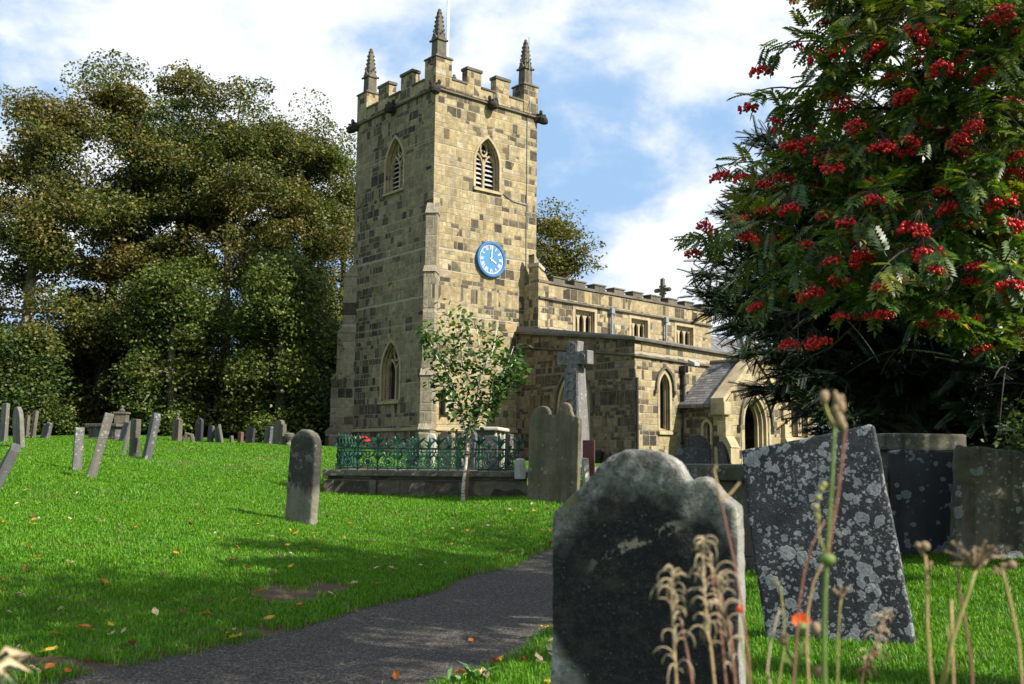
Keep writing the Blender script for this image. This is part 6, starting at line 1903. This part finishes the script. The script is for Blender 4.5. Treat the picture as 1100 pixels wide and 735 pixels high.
# thick green stem with seed heads on top, the tallest weed
D2 = 1.35
e, r0 = weed('tall_hawkweed', 'thick green stalk, tallest of the weeds, with knobbly brown heads on top', 888, 735, D2)
stem_from_ground(e, r0, [(886, 760), (885, 690), (886, 640), (888, 600), (891, 555), (894, 510), (896, 470), (897, 455)], D2, .0062, .0038, M_GRN)
MB().tube(pts([(888, 598), (893, 570), (900, 530), (905, 490), (908, 462)], D2), [.003, .0026, .0022, .002, .0018], 6).build('side_stem', M_DRYR, e)
MB().tube(pts([(897, 458), (891, 448), (887, 438), (886, 430)], D2), [.003, .0026, .0022, .002], 6).build('side_stem', M_OLV, e)
hb = MB(); rr = random.Random(3)
for x, y, s_ in ((899, 430, .006), (903, 437, .007), (900, 446, .006), (904, 428, .004), (897, 424, .004), (902, 452, .007), (906, 458, .005), (885, 427, .0065), (887, 425, .005), (898, 440, .006)): hb.ball(at(x, y, D2), s_, 1, 1.5)
hb.tube(pts([(897, 458), (900, 445), (898, 424)], D2), .0025, 5); hb.build('seed_head', M_SEED, e, smooth=True)
hb = MB(); hb.ball(at(889, 601, D2), .011, 1, .8); hb.build('leaf_node', M_GRN, e, smooth=True)
for x, y in ((886, 555), (884, 545), (887, 535), (890, 525), (893, 521)): MB().ball(at(x - 8, y, D2 + .1), .005, 1).build('bud', M_OLV, e, smooth=True)
bb = MB(); bb.tube(pts([(888, 600), (880, 575), (879, 545)], D2 + .05), .0016, 5); bb.build('side_stem', M_OLV, e)
# poppy like orange flower on a green branched stem
D3 = 1.6
e, r0 = weed('orange_flower', 'small orange flower on a green stem between the two near headstones', 862, 735, D3, 'flower')
stem_from_ground(e, r0, [(850, 760), (855, 725), (860, 700), (861, 680)], D3, .0042, .003, M_GRN)
fl = MB(); c = at(860, 668, D3); rg = np.random.default_rng(2)
for i in range(9):
    a = i * 2 * math.pi / 9; d_ = np.array([math.cos(a), -.35, math.sin(a) * .75 + .25]); s_ = np.array([-math.sin(a), 0, math.cos(a) * .75]) * .0085
    s_ = s_ * .62; fl.add([c, c + d_ * .008 + s_, c + d_ * .0145 + s_ * .7, c + d_ * .0145 - s_ * .7, c + d_ * .008 - s_], [(0, 1, 2, 3, 4)])
fl.build('petals', plain('orange_flower_petal', (.85, .10, .01), .5, .15), e)
MB().ball(at(861, 676, D3), .010, 1, 1.2).build('bud_cup', M_GRN, e, smooth=True)
for L in ([(861, 705), (868, 690), (876, 678)], [(857, 715), (848, 700), (842, 690)], [(862, 700), (872, 715), (880, 725)]):
    MB().tube(pts(L, D3), [.003, .0024, .002], 6).build('side_stem', M_GRN, e); MB().ball(at(L[-1][0], L[-1][1] - 3, D3), .008, 1, 1.3).build('bud', M_SEED, e, smooth=True)
for L, w in (([(856, 720), (846, 705), (840, 712)], .009), ([(861, 690), (870, 695), (874, 706)], .008)):
    P_ = pts(L, D3); lf = MB().add([P_[0], P_[1] + [0, 0, w], P_[2], P_[1] - [0, 0, w]], [(0, 1, 2, 3)]); lf.build('leaf', M_GRN, e)
e, r0 = weed('orange_flower', 'tiny red orange bud on a bent stem at the edge of the nearest headstone', 806, 735, 1.75, 'flower')
stem_from_ground(e, r0, [(808, 760), (802, 720), (797, 690), (795, 665)], 1.75, .0035, .0022, M_OLV); MB().ball(at(795, 655, 1.75), .007, 1).build('bud', plain('red_bud', (.7, .06, .01), .5), e, smooth=True)
# plain dead stalks
for (L, d, m_, lb) in (([(833, 760), (824, 720), (827, 695), (835, 662), (838, 655)], 1.6, M_HUSK, 'short pale curved stalk standing before the foot of the rosette slab'),
                    ([(840, 760), (836, 735), (843, 690), (841, 655), (838, 630), (832, 620), (829, 630)], 1.65, M_OLV, 'thin olive stalk with a hooked tip before the rosette slab'),
                    ([(850, 760), (856, 680), (858, 650), (864, 615), (872, 585), (886, 560)], 1.5, M_DRYR, 'thin reddish stalk slanting right up to the tall green one'),
                    ([(870, 760), (866, 690), (868, 655), (874, 625), (884, 605), (897, 598)], 1.5, M_DRY, 'brown stalk leaning right below the node of the tall green one'),
                    ([(899, 760), (900, 690), (902, 655), (904, 642)], 1.55, M_OLV, 'olive stalk ending in a small burst just right of the tall green one')):
    e, r0 = weed('dry_stalk', lb, L[0][0], 735, d); stem_from_ground(e, r0, L, d, .0038, .002, m_)
    if 'burst' in lb:
        hb = MB()
        for q in ((896, 634), (903, 631), (910, 633), (899, 637)): hb.tube([at(904, 643, d), at(*q, d)], .0016, 5); hb.ball(at(*q, d), .0035, 0)
        hb.build('seed_head', M_SEED, e)
# umbel seed heads on the right
D4 = 1.5
e, r0 = weed('umbel_seedhead', 'bare stalk with two little knobs, leftmost of the umbels on the right', 1000, 735, D4)
stem_from_ground(e, r0, [(1004, 760), (999, 715), (996, 670), (996, 620), (994, 597)], D4, .0042, .003, M_DRY); hb = MB(); hb.ball(at(993.5, 587, D4), .0075, 1); hb.ball(at(986, 586, D4), .005, 1); hb.tube(pts([(994, 598), (988, 592), (985, 584)], D4), .002, 5); hb.tube(pts([(996, 615), (999, 606), (1000, 603)], D4), .003, 5); hb.build('seed_head', M_SEED, e, smooth=True)
e, r0 = weed('umbel_seedhead', 'broad brown umbel of many knobs on a forked stalk at the right', 1050, 735, D4)
stem_from_ground(e, r0, [(1046, 760), (1043, 710), (1036, 665), (1030, 635), (1029, 615), (1031, 605)], D4, .0042, .0026, M_DRYR)
MB().tube(pts([(1012, 740), (1022, 690), (1032, 660), (1041, 635), (1048, 612)], D4), [.004, .0036, .003, .0026, .0024], 6).build('stem', M_OLV, e, smooth=True)
hb = MB(); rg = np.random.default_rng(8)
for i in range(26):
    q = at(1046 + rg.normal() * 13, 594 + rg.normal() * 8, D4 + rg.normal() * .03); hb.tube([at(1048, 613, D4), (at(1047, 604, D4) + q) / 2, q], .0013, 4); hb.ball(q, rg.uniform(.002, .0038), 0)
hb.build('seed_head', M_SEED, e)
e, r0 = weed('umbel_seedhead', 'dark stalk with one round knob and a flat spray at the right edge', 1098, 735, D4)
stem_from_ground(e, r0, [(1100, 760), (1094, 690), (1086, 650), (1080, 625), (1076, 612)], D4, .0042, .003, M_DRY); hb = MB(); hb.ball(at(1087, 607, D4), .007, 1)
for i in range(8):
    q = at(1075 + rg.normal() * 7, 610 + rg.normal() * 2.5, D4); hb.tube([at(1077, 614, D4), q], .0016, 4); hb.ball(q, .003, 0)
hb.build('seed_head', M_SEED, e)
e, r0 = weed('dry_stalk', 'straight broken pale stalk between the umbels', 1024, 735, D4); stem_from_ground(e, r0, [(1025, 760), (1023, 700), (1022, 645)], D4, .0042, .0032, M_DRY)
e, r0 = weed('dry_stalk', 'thin olive stalk forking low between the umbels', 1012, 735, D4); stem_from_ground(e, r0, [(1006, 760), (1015, 715), (1020, 690), (1017, 672)], D4, .0036, .002, M_OLV)

# blurred plant at the bottom left corner
e, r0 = weed('dry_plant', 'faded leafy plant cut off by the bottom left corner of the picture', -14, 760, 1.5)
lf = MB(); lg = MB(); rg = np.random.default_rng(12)
for i in range(26):
    p0 = at(-18 + rg.normal() * 5, 735 + rg.normal() * 12, 1.5 + rg.normal() * .05); p2 = at(rg.uniform(-10, 36), rg.uniform(688, 745), 1.5 + rg.normal() * .06); mid = (p0 + p2) / 2 + [0, 0, .02]
    s_ = np.array([.0, .0, 1]) * rg.uniform(.004, .009)
    (lf if i % 3 else lg).add([p0, mid + s_, p2, mid - s_, mid + [0, .006, 0]], [(0, 1, 4), (1, 2, 4), (2, 3, 4), (3, 0, 4)])
lf.build('dry_leaves', M_HUSK, e); lg.build('green_leaves', plain('grey_green_leaf', (.09, .16, .07), .6), e)
MB().tube([r0, at(-16, 735, 1.5), at(-8, 700, 1.5)], [.006, .005, .003], 6).build('stem', M_DRY, e)

# leafy dandelion like weed on the path's right edge
b = at(512, 722, 5.9); z0 = zg(b[0], b[1]); e = empty('broadleaf_weed', (b[0], b[1], z0), 0, 'low broad leaved weed at the grassy right edge of the path', 'weed')
rg = np.random.default_rng(31); mb = MB()
for i in range(14):
    a = rg.uniform(0, 6.28); L = rg.uniform(.07, .14); h = np.array([math.cos(a), math.sin(a), 0]); s_ = np.array([-h[1], h[0], 0]) * rg.uniform(.012, .02); c = np.array([b[0], b[1], z0]) + rg.normal(size=3) * [.06, .05, 0]
    mb.add([c, c + h * L * .5 + s_ + [0, 0, L * .6], c + h * L + [0, 0, L * .75], c + h * L * .5 - s_ + [0, 0, L * .6]], [(0, 1, 2, 3)])
mb.build('leaves', plain('weed_leaf', (.10, .22, .05), .5), e)

# ------------------------------------------------------------------ fallen leaves on the lawn and along the path
def leaf_mesh(seed, mat):
    r = random.Random(seed); n = 9; vs = [(0, -.032, .002)]; mid = []
    L, Wd = .034, .019
    for i in range(n):
        f = i / (n - 1); y = -L + 2 * L * f; w = Wd * math.sin(math.pi * min(1, f * .93 + .05)) ** .8 * (1 + .12 * (i % 2)); c = .010 * math.cos(f * 3 + seed)
        mid += [(-w, y, .012 * r.uniform(.6, 1.4) + c * .5), (0, y, c * .5), (w, y, .012 * r.uniform(.4, 1.3) + c * .5)]
    fs = []
    for i in range(n - 1):
        for k in (0, 1): fs.append((i * 3 + k, i * 3 + k + 1, i * 3 + k + 4, i * 3 + k + 3))
    mb = MB().add(mid, fs); mb.tube([(0, -L, 0), (0.004, -L - .025, .004)], .0012, 4)
    return mb.mesh('fallen_leaf', mat, uv=False, fix=False)
KINDS_ = [('yellow', (.62, .45, .05), 44), ('orange', (.62, .20, .025), 36), ('russet brown', (.22, .095, .04), 30), ('pale buff', (.58, .47, .28), 50), ('red', (.38, .045, .02), 5)]
rg = np.random.default_rng(77); n_ = 0
for ci, (nm_, col, cnt) in enumerate(KINDS_):
    t = NT(nm_.replace(' ', '_') + '_leaf'); o = t.obj(); c = t.mix(t.noise(o, 70, 4), tuple(x * .6 for x in col), col); mt = t.done(t.n('MixShader', {0: .25, 1: t.principled(c, .55).outputs[0], 2: t.n('BsdfTranslucent', {'Color': c}).outputs[0]}))
    ms = [leaf_mesh(ci * 5 + i, mt) for i in range(3)]; k = 0
    while k < cnt:
        d = 5.6 + 11 * rg.random() ** 1.5; a = rg.uniform(-.50, .06); x, y = d * math.sin(a), d * math.cos(a); pd = path_dist([x], [y])[0]
        if pd < -.05 and rg.random() > .10: continue
        if pd > 1.2 and rg.random() > .55: continue
        o = link('fallen_leaf', ms[k % 3]); tag(o, nm_ + ' fallen leaf lying by itself on the lawn or path', 'fallen leaf', nm_ + ' fallen leaves')
        s_ = rg.uniform(.65, 1.3); o.scale = (s_, s_, s_); o.location = (x, y, zg(x, y) + (.046 if pd > .05 else .062 if pd > -.05 else .075)); 
        if pd < -.25: o.location.z = float(zbase([x], [y])[0]) + .016
        o.rotation_euler = (rg.normal() * .35, rg.normal() * .35, rg.uniform(0, 6.28)); k += 1
